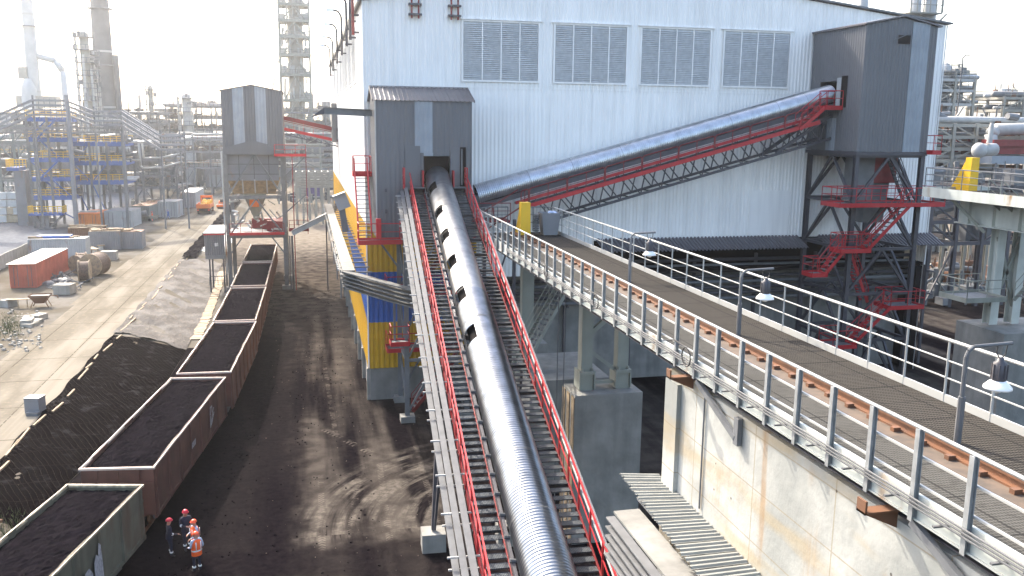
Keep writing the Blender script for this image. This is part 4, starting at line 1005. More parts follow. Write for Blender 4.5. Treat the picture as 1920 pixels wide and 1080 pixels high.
for z in (15.3, 10.5, 6.1):
    for y in (102.45, 109.3): m.beam((x0, y, z), (x1, y, z), .25, .35)
    for x in (x0+.15, x1-.15): m.beam((x, 102.4, z), (x, 109.3, z), .25, .3)
m.beam((x0+.3, 102.35, 10.7), (-5.5, 102.35, 15.2), .18).beam((x1-.3, 102.35, 10.7), (-5.5, 102.35, 15.2), .18)
m.beam((x0+.3, 102.35, 6.3), (-5.5, 102.35, 10.3), .18).beam((x1-.3, 102.35, 6.3), (-5.5, 102.35, 10.3), .18).beam((x0+.3, 102.4, 4.2), (x0+1.6, 102.4, 6.0), .14).beam((x1-.3, 102.4, 4.2), (x1-1.6, 102.4, 6.0), .14)
m.build('bracing', M_steelm, t)
MB().bx(x0, x1, 101.9, 109.5, 6.3, 6.38).build('platform', M_galvd, t)
MB().bx(x0+.3, x1-.2, 101.84, 101.9, 6.3, 6.62).build('toe_board', M_red, t)
m = MB(); rails(m, [(x0+.3, 101.9, 6.4), (x1-.2, 101.9, 6.4)], 1.2, 1.2, .03, (.6, .3)); m.build('handrail', M_redd, t)
m = MB(); rs = random.Random(8)
for k in range(26):
    p = V((rs.uniform(-8.2, -2.8), rs.uniform(103.5, 108.5), rs.uniform(6.6, 10))); q = p+V((rs.uniform(-1.2, 1.2), rs.uniform(-.8, .8), rs.uniform(-1, 1)))
    m.tube(p, q, rs.uniform(.05, .16), 6)
m.each('pipe', M_pipew, t)
m = MB()
for k in range(5): m.bx(rs.uniform(-8.2, -3.2), -2.8, 104+k, 104.4+k, 6.4, 7.6)
m.each('machine_box', M_redd, t)
platform(t, -3.3, 0.05, 101.2, 102.2, 15.2, 'b')
# caged ladder
m = MB().bx(.0, .08, 101.5, 101.58, 6.4, 15.2).bx(-1.5, -1.4, 101.5, 101.6, 0, 15.2); z = 6.6
m.build('ladder_post', M_redd, t)
m = MB(); z = 7.6
while z < 15: m.beam((-.6, 101.9, z), (0, 101.9, z), .04).beam((-1.5, 101.6, z), (.0, 101.6, z+1.2), .05) if int(z*10) % 24 == 0 else m.beam((-.6, 101.9, z), (0, 101.9, z), .04); z += .3
m.build('ladder_rung', M_steelm, t)
platform(t, -2.0, .1, 101.2, 102.2, 6.9, 'b', M_redd)
MB().beam((-.05, 101.5, 10.8), (-2.3, 101.8, 8.8), .12).beam((-.05, 101.5, 15), (-2.3, 101.8, 12.8), .12).build('knee_brace', M_steelm, t)
MB().tube((x0-.15, 101.9, 2), (x0-.15, 101.9, 15.6), .09).build('down_pipe', M_wcont, t)
MB().tube((-2.0, 101.7, .1), (-2.0, 101.7, 6.2), .08).tube((-1.8, 101.7, .1), (-1.8, 101.7, 6.2), .06).build('down_pipe', M_galv, t)
# red conveyor bridge from the tower into the hall
t = T('bridge_conveyor', 'dark red conveyor bridge between the loading tower and the hall', 'conveyor', (1, 108, 16))
a, b = V((-2.3, 108, 18.55)), V((4.3, 108, 17.1))
m = MB().beam(a+V((0,-.9,.75)), b+V((0,-.9,.75)), .5, .35).beam(a+V((0,.9,.55)), b+V((0,.9,.55)), .5, .5); m.build('belt_cover', M_redd, t)
MB().beam(a+V((0,-1.1,-.55)), b+V((0,-1.1,-.55)), .06, .34).build('toe_board', M_red, t)
m = MB(); rails(m, [a+V((0,-1.1,-.3)), b+V((0,-1.1,-.3))], 1.1, 1.1, .03, (.5,)); m.build('handrail', M_red, t)
m = MB()
for j in range(3): m.beam(a+V((0,-1.25,.1+.16*j)), b+V((0,-1.25,.1+.16*j)), .05, .07)
m.build('cable_tray', M_trim, t)
m = MB()
for k in range(9): p = a+(b-a)*k/9; q = a+(b-a)*(k+1)/9; m.beam(p+V((0,-1.1,-.8)), q+V((0,-1.1,-1.2)), .06).beam(q+V((0,-1.1,-.8)), q+V((0,-1.1,-1.2)), .05)
m.beam(a+V((0,-1.1,-1.2)), b+V((0,-1.1,-1.2)), .1); m.build('truss', M_steel, t)
MB().bx(3.1, 3.7, 106.5, 109, 16.5, 21.0).build('head_frame', M_steelm, t)
# equipment cabin on legs
t = T('equipment_cabin', 'dark grey corrugated equipment cabin on legs left of the loading tower', 'cabin', (-10.6, 102, 0))
c0 = AY(386, 478, 101.5); x0, z0 = c0.x, c0.z; x1 = -8.95; z1 = AY(386, 440, 101.5).z
MB().corr((x0, 101), (x1, 101), z0, z1, (0,-1,0), .22, .03).corr((x0, 108.5), (x0, 101), z0, z1, (-1,0,0), .22, .03).build('wall', M_dgrey, t)
MB().bx(x0-.08, x1, 100.9, 108.6, z1, z1+.16).build('roof_band', M_red, t); MB().bx(x0-.1, x1, 100.88, 108.7, z1+.16, z1+.26).build('roof', M_wcont, t)
MB().bx(x0, x1, 100.95, 108.5, z0-.4, z0).build('floor_frame', M_steelm, t)
m = MB()
for x in (x0+.4, x1-.2):
    for y in (101.2, 104.2): m.beam((x, y, 0), (x, y, z0-.4), .16)
rails(m, [(x0+.3, 101, .9), (x1, 101, .9)], 1.0, .5); m.build('leg', M_steel, t)
m = MB(); xx = x0+1.05; zz = (z0+z1)/2-.1
m.bx(xx, xx+.05, 100.93, 100.945, zz, zz+.36).bx(xx+.05, xx+.2, 100.93, 100.945, zz, zz+.05).bx(xx+.08, xx+.13, 100.93, 100.945, zz+.05, zz+.36).bx(xx+.16, xx+.2, 100.93, 100.945, zz+.05, zz+.36).bx(xx+.28, xx+.33, 100.93, 100.945, zz, zz+.36).bx(xx+.24, xx+.28, 100.93, 100.945, zz+.31, zz+.36)
m.build('sign', M_sign, t)
# ------------------------------------------------------------------ train of gondola wagons (built along local +Y, then placed)
def wagon(name, label, cx, cy, a, body, rim, seed, L=14.3, marks=0):
    ca, sa = cos(a), sin(a); rs = random.Random(seed)
    def X(m):     # place: rotate about z by -a (heading from +Y towards +X) and shift
        m.v = [(cx+x*ca+y*sa, cy-x*sa+y*ca, z) for x, y, z in m.v]; return m
    t = T(name, label, 'wagon', (cx, cy, 0), 'coal wagons in the train')
    h, zb, zt = 1.55, 1.25, 3.52; l = L/2
    m = MB()
    m.bx(-h, -h+.06, -l, l, zb, zt).bx(h-.06, h, -l, l, zb, zt).bx(-h+.06, h-.06, -l, -l+.06, zb, zt).bx(-h+.06, h-.06, l-.06, l, zb, zt).bx(-h+.06, h-.06, -l+.06, l-.06, zb, zb+.06)
    for k in range(8):
        y = -l+.25+k*(L-.5)/7
        for s_ in (-1, 1): m.add([(s_*h,y-.11,zb-.1),(s_*(h+.02),y-.11,zt-.14),(s_*(h+.02),y+.11,zt-.14),(s_*h,y+.11,zb-.1),(s_*(h+.11),y-.07,zb-.1),(s_*(h+.07),y-.07,zt-.14),(s_*(h+.07),y+.07,zt-.14),(s_*(h+.11),y+.07,zb-.1)], [(4,5,6,7),(0,1,5,4),(3,7,6,2),(1,2,6,5)])
    for x in (-.9, 0, .9):
        for s_ in (-1, 1): m.beam((x, s_*(l+.03), zb), (x, s_*(l+.03), zt-.12), .12, .07)
    for s_ in (-1, 1):
        m.beam((-h, s_*(l+.03), zt-.75), (h, s_*(l+.03), zt-.75), .05, .1)
        m.bx(s_*h-.05, s_*h+.05, -l, l, zb-.16, zb)
    X(m).build('body', body, t)
    m = MB(); w_ = .058
    for s_ in (-1, 1):
        n = 16; ys = [-l+i*L/n for i in range(n+1)]; wob = [rs.uniform(-.022, .022) for _ in ys]; wob[0] = wob[-1] = 0
        for i in range(n):
            y0, y1 = ys[i], ys[i+1]; x0, x1 = s_*h+wob[i], s_*h+wob[i+1]
            m.add([(x0-w_,y0,zt-.09),(x0+w_,y0,zt-.09),(x0+w_,y0,zt),(x0-w_,y0,zt),(x1-w_,y1,zt-.09),(x1+w_,y1,zt-.09),(x1+w_,y1,zt),(x1-w_,y1,zt)], [(0,1,2,3),(4,7,6,5),(3,2,6,7),(1,5,6,2),(0,3,7,4)])
        m.bx(-h-.075, h+.075, s_*(l-.02)-.07, s_*(l-.02)+.07, zt-.10, zt-.004)
    X(m).build('rim', rim, t)
    ph = [(rs.uniform(0, 6), rs.uniform(.8, 3), rs.uniform(.4, 1.6)) for _ in range(7)]
    def coal(u, v):
        x = (-h+.06)+(2*h-.12)*u; y = (-l+.06)+(L-.12)*v
        edge = min(1, 6*min(u, 1-u))*min(1, 10*min(v, 1-v))
        return (x, y, zt-.24+.13*edge+.05*sum(sin(p+a_*x*1.6+b*y) for p, a_, b in ph)/2.6*edge+rs.uniform(-.035, .035))
    X(MB().grid(coal, 26, 90)).build('coal_load', M_coal, t)
    for s_ in (-1, 1):
        yb = s_*(l-2.6); m = MB()
        m.bx(-1.05, 1.05, yb-.2, yb+.2, .55, .95).bx(-1.1, -.95, yb-1.2, yb+1.2, .42, .72).bx(.95, 1.1, yb-1.2, yb+1.2, .42, .72)
        X(m); bg_ = m.build('bogie', M_steel, t)
        for yy in (yb-.92, yb+.92):
            m = MB()
            for x in (-.80, .80): m.tube((x-.06, yy, .5), (x+.06, yy, .5), .42, 18)
            m.tube((-.9, yy, .5), (.9, yy, .5), .08, 8); X(m).build('wheelset', M_rust, bg_)
        m = MB().bx(-.18, .18, s_*(l+.02)-.0, s_*(l+.02)+s_*.42 if s_ > 0 else s_*(l+.02), .85, 1.15) if s_ > 0 else MB().bx(-.18, .18, -l-.44, -l-.02, .85, 1.15)
        m.bx(-.1, .1, min(s_*l, s_*(l+.42)), max(s_*l, s_*(l+.42)), .9, 1.1); X(m).build('coupler', M_rust, t)
    X(MB().bx(-.25, .25, -l, l, .8, 1.2)).build('underframe', M_steel, t)
    xx = h+.125
    def patch(poly, mm, nm):
        X(MB().prism([(xx, y, z) for y, z in poly], (-.01, 0, 0))).build(nm, mm, t)
    if marks == 1:     # worn white lettering and patches
        patch([(1.35,1.45),(1.62,1.45),(1.75,2.0),(1.95,1.45),(2.15,1.45),(2.1,2.2),(1.85,2.5),(1.55,2.45),(1.38,2.1)], M_mark, 'painted_mark'); patch([(2.25,1.45),(2.95,1.6),(2.92,2.3),(2.85,2.95),(2.7,3.1),(2.62,2.6),(2.45,2.75),(2.28,2.5)], M_mark, 'painted_mark'); patch([(.6,1.4),(.95,1.4),(.95,1.9),(.8,2.0)], M_mark, 'painted_mark')
    if marks == 2:
        for q in ([(2.75,2.55),(2.85,2.55),(2.95,2.95),(2.85,3.0)], [(2.85,3.0),(2.95,2.92),(3.2,2.92),(3.3,3.0)], [(3.2,2.6),(3.3,2.6),(3.3,2.95),(3.2,2.95)], [(2.85,2.1),(2.95,2.1),(3.7,2.75),(3.6,2.78)], [(2.85,1.95),(3.0,1.9),(3.75,2.45),(3.65,2.5)], [(2.75,1.85),(2.9,1.85),(2.9,2.5),(2.82,2.5)]): patch(q, M_mark, 'wagon_mark')
        for k in range(4): patch([(-1.2+k*.2,2.1),(-1.1+k*.2,2.1),(-1.02+k*.2,2.4),(-1.12+k*.2,2.4)], M_mark, 'wagon_mark')
    return t
AX1 = 12.4
wagon('coal_wagon', 'coal wagon with dirty grey-green sides and a worn yellowish rim, nearest the four workers', -10.18, 31.1, radians(12.2), M_wagg, M_rimy, 1, marks=1)
wagon('coal_wagon', 'rust-brown coal wagon right behind the grey-green one, white marks on its side', -7.62, 47.05, radians(7.5), M_wag, M_rim, 2, marks=2)
wagon('coal_wagon', 'third coal wagon, brown with a pale rim, beside the far end of the geogrid mat', -6.08, 62.4, radians(3.1), M_wag, M_rim, 3)
wagon('coal_wagon', 'fourth coal wagon, brown, alongside the creased tarpaulin', -5.66, 77.35, radians(.8), M_wag, M_rim, 4)
wagon('coal_wagon', 'fifth coal wagon, its far end just short of the loading tower legs', -5.56, 92.9, radians(.3), M_wag, M_rim, 5, 14.6)
wagon('coal_wagon', 'farthest visible coal wagon, standing underneath the loading tower', -5.5, 108.3, radians(.2), M_wag, M_rim, 6)
t = T('railway_track', 'railway track under the coal wagons', 'track', (-5.5, 60, 0))
tp = [(-12.6, 20), (-11.2, 26.5), (-9.6, 33.9), (-8.55, 40), (-7.6, 47), (-6.7, 54.2), (-6.1, 62), (-5.75, 70), (-5.6, 80), (-5.55, 92), (-5.5, 108), (-5.5, 135)]
for s_ in (-.76, .76):
    m = MB()
    for a, b in zip(tp, tp[1:]): m.beam((a[0]+s_, a[1], .09), (b[0]+s_, b[1], .09), .07, .15)
    m.build('rail', M_railm, t)
m = MB()
for a, b in zip(tp, tp[1:]):
    L_ = sqrt((b[0]-a[0])**2+(b[1]-a[1])**2); k = int(L_/.62); an = math.atan2(b[0]-a[0], b[1]-a[1])
    for i in range(k): m.rbox((a[0]+(b[0]-a[0])*i/k, a[1]+(b[1]-a[1])*i/k), an, .24, 2.6, -.02, .02)
del m

# ------------------------------------------------------------------ people
def person(label, x, y, z0, face, pose, cloth, scale=1., group=None):
    # joints in a local frame: +y forward (the way the person faces), z up
    J = {}; 
    def j(n, x_, y_, z_, r): J[n] = (V((x_, y_, z_)), r)
    lean = pose.get('lean', 0.)
    j('pelvis', 0, 0, .95, .145); j('waist', 0, lean*.3, 1.10, .135); j('chest', 0, lean*.7, 1.32, .165); j('neck', 0, lean, 1.49, .06); j('head', 0, lean+.02+pose.get('nod', 0), 1.60, .085); j('crown', 0, lean+.02+pose.get('nod', 0), 1.72, .088)
    E = [('pelvis', 'waist', 'top'), ('waist', 'chest', 'top'), ('chest', 'neck', 'top'), ('neck', 'head', 'skin'), ('head', 'crown', 'skin')]
    j('nose', 0, lean+.12+pose.get('nod', 0), 1.63, .018); E.append(('head', 'nose', 'skin'))
    for s_, S_ in ((-1, 'L'), (1, 'R')):
        st = pose.get('step'+S_, (0., 0.))
        j('hip'+S_, s_*.10, 0, .88, .105); j('knee'+S_, s_*.11, st[0]*.6+.03, .50, .068); j('ank'+S_, s_*.12, st[0], .10, .05); j('toe'+S_, s_*.135, st[0]+.17, .045, .04)
        E += [('pelvis', 'hip'+S_, 'leg'), ('hip'+S_, 'knee'+S_, 'leg'), ('knee'+S_, 'ank'+S_, 'leg'), ('ank'+S_, 'toe'+S_, 'boot')]
        j('sh'+S_, s_*.19, lean*.8, 1.43, .068); el, wr = pose['arm'+S_]
        j('el'+S_, s_*el[0], el[1]+lean*.6, el[2], .046); j('wr'+S_, s_*wr[0], wr[1]+lean*.5, wr[2], .032)
        E += [('chest', 'sh'+S_, 'top'), ('sh'+S_, 'el'+S_, 'arm'), ('el'+S_, 'wr'+S_, 'arm')]
        w_ = J['wr'+S_][0]; f = (w_-J['el'+S_][0]).normalized(); side = V((s_, 0, 0)); 
        pm = w_+f*.075; j('palm'+S_, pm.x, pm.y, pm.z, .034); E.append(('wr'+S_, 'palm'+S_, 'skin'))
        for i, (o, ln) in enumerate(((-.03, .062), (-.01, .075), (.01, .07), (.03, .052))):
            k = pm+side*o+f*.03; tip = k+f*ln*.8+V((0, 0, -ln*.5)); n1 = 'f%d%s' % (i, S_); n2 = 'g%d%s' % (i, S_); j(n1, k.x, k.y, k.z, .010); j(n2, tip.x, tip.y, tip.z, .008)
            E += [('palm'+S_, n1, 'skin'), (n1, n2, 'skin')]
        k = w_+f*.05-side*.03+V((0, 0, .015)); tip = k+f*.045-side*.03; j('t1'+S_, k.x, k.y, k.z, .011); j('t2'+S_, tip.x, tip.y, tip.z, .009); E += [('wr'+S_, 't1'+S_, 'skin'), ('t1'+S_, 't2'+S_, 'skin')]
        j('ear'+S_, s_*.088, lean+.02, 1.63, .02); E.append(('head', 'ear'+S_, 'skin'))
    names = list(J); idx = {n_: i for i, n_ in enumerate(names)}
    me = bpy.data.meshes.new('body'); me.from_pydata([tuple(J[n_][0]) for n_ in names], [(idx[a], idx[b]) for a, b, _ in E], [])
    tmp = bpy.data.objects.new('body', me); COL.objects.link(tmp)
    sk = tmp.modifiers.new('skin', 'SKIN'); sk.use_smooth_shade = True
    for i, n_ in enumerate(names):
        v = me.skin_vertices[0].data[i]; v.radius = (J[n_][1]*(1.12 if n_ in ('chest', 'pelvis', 'waist') else 1), J[n_][1]*(.78 if n_ in ('chest', 'pelvis', 'waist') else 1)); v.use_root = n_ == 'pelvis'
    sub = tmp.modifiers.new('sub', 'SUBSURF'); sub.levels = 1; sub.render_levels = 1
    bpy.context.view_layer.update()
    bm_ = bpy.data.meshes.new_from_object(tmp.evaluated_get(bpy.context.evaluated_depsgraph_get())); bpy.data.objects.remove(tmp)
    mats = {'top': cloth['top'], 'arm': cloth['arm'], 'leg': cloth['leg'], 'boot': M_boot, 'skin': M_skin}; keys = list(mats)
    bm_.materials.clear()
    for k in keys: bm_.materials.append(mats[k])
    for p in bm_.polygons:
        c = p.center; best = 1e9
        for a, b, kk in E:
            A_, B_ = J[a][0], J[b][0]; d_ = B_-A_; tt = max(0, min(1, (c-A_).dot(d_)/max(1e-9, d_.length_squared))); q = (c-A_-d_*tt).length-J[a][1]*.8*(1-tt)-J[b][1]*.8*tt
            if q < best: best = q; ki = kk
        p.material_index = keys.index(ki); p.use_smooth = True
    root = bpy.data.objects.new('person', None); COL.objects.link(root); tag(root, label, 'person', group); root.location = (x, y, z0); root.rotation_euler = (0, 0, -face); root.scale = (scale,)*3
    bo = bpy.data.objects.new('body', bm_); COL.objects.link(bo); bo.parent = root
    def kid(m, nm, mm):
        ob = m.build(nm, mm, None, True); ob.parent = root; return ob
    hx = lean+.02+pose.get('nod', 0)
    kid(MB().ell((0, hx, 1.68), .125, .145, .125, 12, 6, 0.).lathe((0, hx+.02, 1.68), [(.0, .0), (.137, -.005), (.142, .012), (.11, .02)], 14), 'helmet', cloth['helmet'])
    kid(MB().ell((-.032, hx+.088, 1.635), .012, .008, .010, 6, 4, -.9).ell((.032, hx+.088, 1.635), .012, .008, .010, 6, 4, -.9), 'eyes', M_boot)
    kid(MB().bx(-.025, .025, hx+.082, hx+.092, 1.572, 1.58), 'mouth', M_redd)
    def shell(prof, nm, mm, n=14):   # elliptical band round the torso following the lean
        vs = []; fs = []
        for z, rx, ry in prof:
            oy = lean*max(0, (z-.95))/.55
            for i in range(n): a = 2*pi*i/n; vs.append((rx*cos(a), oy+ry*sin(a), z))
        for k in range(len(prof)-1):
            for i in range(n): fs.append((k*n+i, k*n+(i+1) % n, (k+1)*n+(i+1) % n, (k+1)*n+i))
        m = MB().add(vs, fs); return kid(m, nm, mm)
    if cloth.get('vest'):
        shell([(.78, .215, .165), (.95, .215, .165), (1.15, .205, .16), (1.32, .215, .165), (1.43, .17, .13), (1.48, .09, .08)], 'vest', M_vest)
        shell([(.98, .223, .173), (1.04, .222, .172)], 'reflective_band', M_refl)
        kid(MB().bx(-.12, -.08, -.178, -.168, 1.04, 1.4).bx(.08, .12, -.178, -.168, 1.04, 1.4).bx(-.12, -.08, .168, .178, 1.04, 1.4).bx(.08, .12, .168, .178, 1.04, 1.4), 'reflective_band', M_refl)
    else:
        shell([(.86, .205, .155), (.98, .19, .148), (1.12, .185, .145)], 'jacket_hem', cloth['top'])
        for S_ in 'LR':
            e_, w_ = J['el'+S_][0], J['wr'+S_][0]; a = e_+(w_-e_)*.15; b = e_+(w_-e_)*.32; kid(MB().tube(a, b, .058, 10, .054), 'reflective_band', M_refl)
    for S_ in 'LR':
        a, b = J['knee'+S_][0], J['ank'+S_][0]; kid(MB().tube(a+(b-a)*.52, a+(b-a)*.68, .074, 10, .072), 'reflective_band', M_refl)
    return root
down = ((.25, .0, 1.14), (.27, .10, .90)); fold = ((.26, .02, 1.16), (.10, .26, 1.15)); bent = ((.26, .0, 1.15), (.20, .28, 1.05)); rest = ((.27, -.06, 1.14), (.12, .12, .98)); reach = ((.28, .10, 1.18), (.22, .38, 1.2))
navy = dict(top=M_navy, arm=M_navy, leg=M_navy, helmet=M_helmr); vest = dict(top=M_shirt, arm=M_shirt, leg=M_navy, helmet=M_helmo, vest=True)
p = G(320, 1044); person('person in dark workwear and red helmet, leftmost of the four by the wagon', p.x, p.y, 0, radians(65), dict(armL=down, armR=bent, stepL=(.05, 0)), navy, 1.0, 'workers beside the train')
p = G(351, 1030); person('person in dark workwear and red helmet, standing back with arms folded in front', p.x, p.y, 0, radians(150), dict(armL=fold, armR=fold, stepR=(.08, 0)), navy, 1.05, 'workers beside the train')
p = G(368, 1046); person('person in orange vest over pale blue shirt, facing the two in dark workwear', p.x, p.y, 0, radians(235), dict(armL=bent, armR=fold, nod=.01), vest, 1.0, 'workers beside the train')
p = G(371, 1073); person('person in orange vest seen from behind, nearest of the four by the wagon', p.x, p.y, 0, radians(-35), dict(armL=bent, armR=rest, stepL=(.05, 0)), vest, 1.02, 'workers beside the train')
p = G(304, 411, .81); 
p = G(316, 411, .81); person('far person in blue overalls walking in front of the grey cabin across the road', p.x, p.y, .8, radians(-70), dict(armL=down, armR=bent, stepL=(.25, 0), stepR=(-.2, 0), lean=.05), dict(top=M_bpaint, arm=M_bpaint, leg=M_bpaint, helmet=M_bpaint), 1.0)
p = G(286, 415, .81); person('far person in orange clothes standing by the barrow left of the grey cabin', p.x, p.y, .8, radians(-120), dict(armL=down, armR=down), dict(top=M_vest, arm=M_vest, leg=M_vest, helmet=M_helmr), 1.0)
# ------------------------------------------------------------------ storage yard left of the road
def container(name, label, cx, cy, a, L, W, H, m, z0=.8, roof=None, doors=True, group='site containers beside the road', junk=0, seed=1):
    t = T(name, label, 'container', (cx, cy, z0), group); d = V((sin(a), cos(a), 0)); p = V((cos(a), -sin(a), 0)); c = V((cx, cy, 0))
    q = lambda i, j: c+p*(i*W/2)+d*(j*L/2)
    w_ = MB(); cs_ = [q(-1,-1), q(1,-1), q(1,1), q(-1,1)]
    for k in range(4):
        A_, B_ = cs_[k], cs_[(k+1) % 4]; dr = (B_-A_).normalized(); nn = V((dr.y, -dr.x, 0)); w_.corr((A_.x, A_.y), (B_.x, B_.y), z0+.12, z0+H-.1, nn, .28, .035)
    w_.build('wall', m, t)
    f = MB()
    for k in range(4):
        A_ = cs_[k]; B_ = cs_[(k+1) % 4]; f.beam((A_.x, A_.y, z0), (A_.x, A_.y, z0+H), .14).beam((A_.x, A_.y, z0+.06), (B_.x, B_.y, z0+.06), .12).beam((A_.x, A_.y, z0+H-.05), (B_.x, B_.y, z0+H-.05), .12)
    f.build('frame', m, t)
    MB().rbox((cx, cy), a, L+.1, W+.1, z0+H, z0+H+.05).build('roof', roof or M_gcont, t)
    if doors:
        e = c-d*(L/2+.05); f = MB()
        for k in (-.35, -.2, .2, .35): f.tube((e.x+p.x*k*W, e.y+p.y*k*W, z0+.2), (e.x+p.x*k*W, e.y+p.y*k*W, z0+H-.2), .03)
        f.each('door_bar', M_galv, t)
    if junk:
        rs = random.Random(seed); f = MB()
        for k in range(junk):
            u, v = rs.uniform(-.4, .4), rs.uniform(-.4, .4); g = c+p*(u*W)+d*(v*L); f.rbox((g.x, g.y), a+rs.uniform(-.7, .7), rs.uniform(.5, 2.2), rs.uniform(.12, .7), z0+H+.05, z0+H+.08+rs.uniform(.03, .25))
        f.each('roof_board', M_wood, t)
    return t
t = container('red_container', 'faded red long container with pale sheets on its roof, nearest on the left', -29.9, 109.3, .03, 12.0, 2.5, 2.6, M_rcont, roof=M_ggcont)
MB().rbox((-30.1, 108.5), .03, 8, .8, 3.47, 3.52).build('roof_sheet', M_wrap, t)
MB().rbox((-29.95, 109.2), .03, 12.6, 2.9, 3.43, 3.46).build('roof_overhang', M_steelm, t)
container('white_container', 'pale grey container with a blue sheet on its roof behind the red container', -32.0, 126.2, pi/2, 6.8, 2.5, 2.6, M_wcont, junk=3)
tag(MB().rbox((-32.6, 126.6), pi/2, 4.0, 1.8, 3.48, 3.75).build('roof_panel', M_blue), 'blue panel pack lying on the pale grey container', 'panel')
container('grey_container', 'grey container with cluttered board roof and a leaning plank', -27.9, 134.4, pi/2, 4.0, 2.6, 2.6, M_gcont, roof=M_wood, junk=10, seed=3)
container('grey_container', 'low grey container at the roadside with a rust-brown roof', -24.6, 134.9, pi/2, 3.0, 2.6, 2.4, M_gcont, roof=M_rust, junk=4, seed=4)
container('rust_container', 'rust-brown container behind the pale one, its roof piled with planks', -31.6, 140.0, pi/2, 4.5, 2.6, 2.5, M_rust, roof=M_wood, junk=14, seed=5)
t = container('orange_container', 'bright orange container with white slabs on its roof', -35.4, 163.0, .1, 7.0, 3.4, 2.6, M_ocont, roof=M_orange)
MB().rbox((-36.2, 161.5), pi/2+.1, 3.2, .7, 3.47, 3.6).rbox((-36.0, 163), pi/2+.1, 3.2, .6, 3.47, 3.6).build('roof_slab', M_trim, t)
container('grey_cabin', 'light grey site cabin beside the orange container', -31.2, 164.5, .08, 6.5, 4.2, 2.8, M_wcont)
container('green_container', 'long dark green-grey container behind the light grey cabin', -29.0, 178.0, .1, 12, 3.0, 2.7, M_ggcont, roof=M_rust, junk=6, seed=7)
container('grey_cabin', 'pale grey cabin by the road where the blue figure walks', -25.5, 180.5, .1, 5.5, 3.4, 3.0, M_wcont)
container('white_container', 'long white container with a pinkish side, behind the orange truck', -24.4, 205, .02, 14, 3.0, 3.2, M_wcont, roof=M_gcont)
# cable drums
def drum(label, x, y, r, wd, a, wound=.85, seed=1):
    t = T('cable_drum', label, 'cable drum', (x, y, .8), 'cable drums beside the road'); d = V((sin(a), cos(a), 0)); c = V((x, y, .8+r))
    for s_ in (-1, 1): MB().tube(c+d*(s_*wd/2-.05), c+d*(s_*wd/2+.05), r, 24).tube(c+d*(s_*(wd/2+.05)), c+d*(s_*(wd/2+.08)), .14, 10).build('flange', M_wood, t)
    MB().tube(c-d*wd/2, c+d*wd/2, r*wound, 24).build('coil', M_cable, t); return t
drum('large cable drum with its pale wooden face turned to the road', -24.6, 106.3, 1.25, 1.1, pi/2-.1)
drum('tall thickly wound cable drum behind the pale wooden-faced one', -24.4, 110.6, 1.35, 2.2, .25, .95)
drum('cable drum lying against the side of the red container', -26.6, 112.8, 1.1, 1.2, .5, .9)
drum('small dark cable drum squeezed between the red container and the other drums', -27.2, 116.5, 1.0, 1.0, 1.2, .9)
# frames, pallets, blocks
rs = random.Random(12)
def crate(label, x, y, a, L, W, H, m, z=.8, nm='crate', cat='crate', grp=None):
    t = T(nm, label, cat, (x, y, z), grp); MB().rbox((x, y), a, L, W, z+.1, z+H).build('load', m, t); f = MB()
    for k in (-.4, 0, .4): q = V((x, y, 0))+V((cos(a), -sin(a), 0))*k*W; f.rbox((q.x, q.y), a, L, .1, z, z+.1)
    f.build('pallet', M_wood, t); return t
c_ = G(122, 550, .8); t = tag(MB().rbox((c_.x, c_.y), .2, 1.5, 1.7, .8, 1.75).rbox((c_.x, c_.y), .2, 1.52, 1.72, 1.75, 1.8).build('concrete_block', M_concl), 'square concrete block on the sand between the tub and the road', 'block')
c_ = G(15, 575, .8); tag(MB().rbox((c_.x, c_.y), .5, 1.3, 1.3, .7, 1.5, .8).build('concrete_block', M_conc), 'chamfered concrete block at the left photo edge by the weeds', 'block')
c_ = G(205, 487, .8); t = tag(MB().rbox((c_.x, c_.y), pi/2, 2.0, 1.4, .8, 1.9).rbox((c_.x, c_.y), pi/2, 1.96, 1.36, 1.9, 1.95).build('concrete_block', M_concl), 'concrete block with white top by the roadside near the cable reels', 'block')
t = T('roadside_box', 'grey steel box standing on the road edge beside the geogrid mat', 'box', (-16.8, 57.8, .8)); MB().rbox((-16.8, 57.8), .25, .8, .9, .82, 1.75).build('box', M_gcont, t); MB().rbox((-16.8, 57.8), .25, .86, .96, 1.75, 1.8).build('lid', M_steelm, t); MB().rbox((-16.75, 57.2), .2, .5, .7, .81, 1.0).build('foot_plate', M_steelm, t)
c_ = G(77, 575, .8); t = T('mortar_tub', 'old rusty mortar tub on a frame with a plank trestle on the sand', 'tub', (c_.x, c_.y, .8))
x, y = c_.x, c_.y; MB().add([(x-.4,y-.4,1.2),(x+.4,y-.4,1.2),(x+.4,y+.4,1.2),(x-.4,y+.4,1.2),(x-.95,y-.7,2.0),(x+.95,y-.7,2.0),(x+.95,y+.7,2.0),(x-.95,y+.7,2.0)], [(0,3,2,1),(0,1,5,4),(1,2,6,5),(2,3,7,6),(3,0,4,7)]).build('tub', M_rust, t); MB().bx(x-.9, x+.9, y-.65, y+.65, 1.85, 1.9).build('mortar', M_conc, t)
m = MB()
for i in (-1, 1):
    for k in (-1, 1): m.beam((x+i*.8, y+k*.5, .8), (x+i*.5, y+k*.4, 1.5), .07)
m.path([(x+.95, y, 1.9), (x+1.5, y, 1.85), (x+1.6, y, 1.6)], .04)
m.each('frame_leg', M_rust, t)
m = MB().bx(x-3.0, x-1.0, y-.2, y+.3, 1.55, 1.62)
for k in (-2.8, -2.0, -1.2): m.beam((x+k, y, .8), (x+k, y, 1.55), .07)
m.build('trestle', M_wood, t)
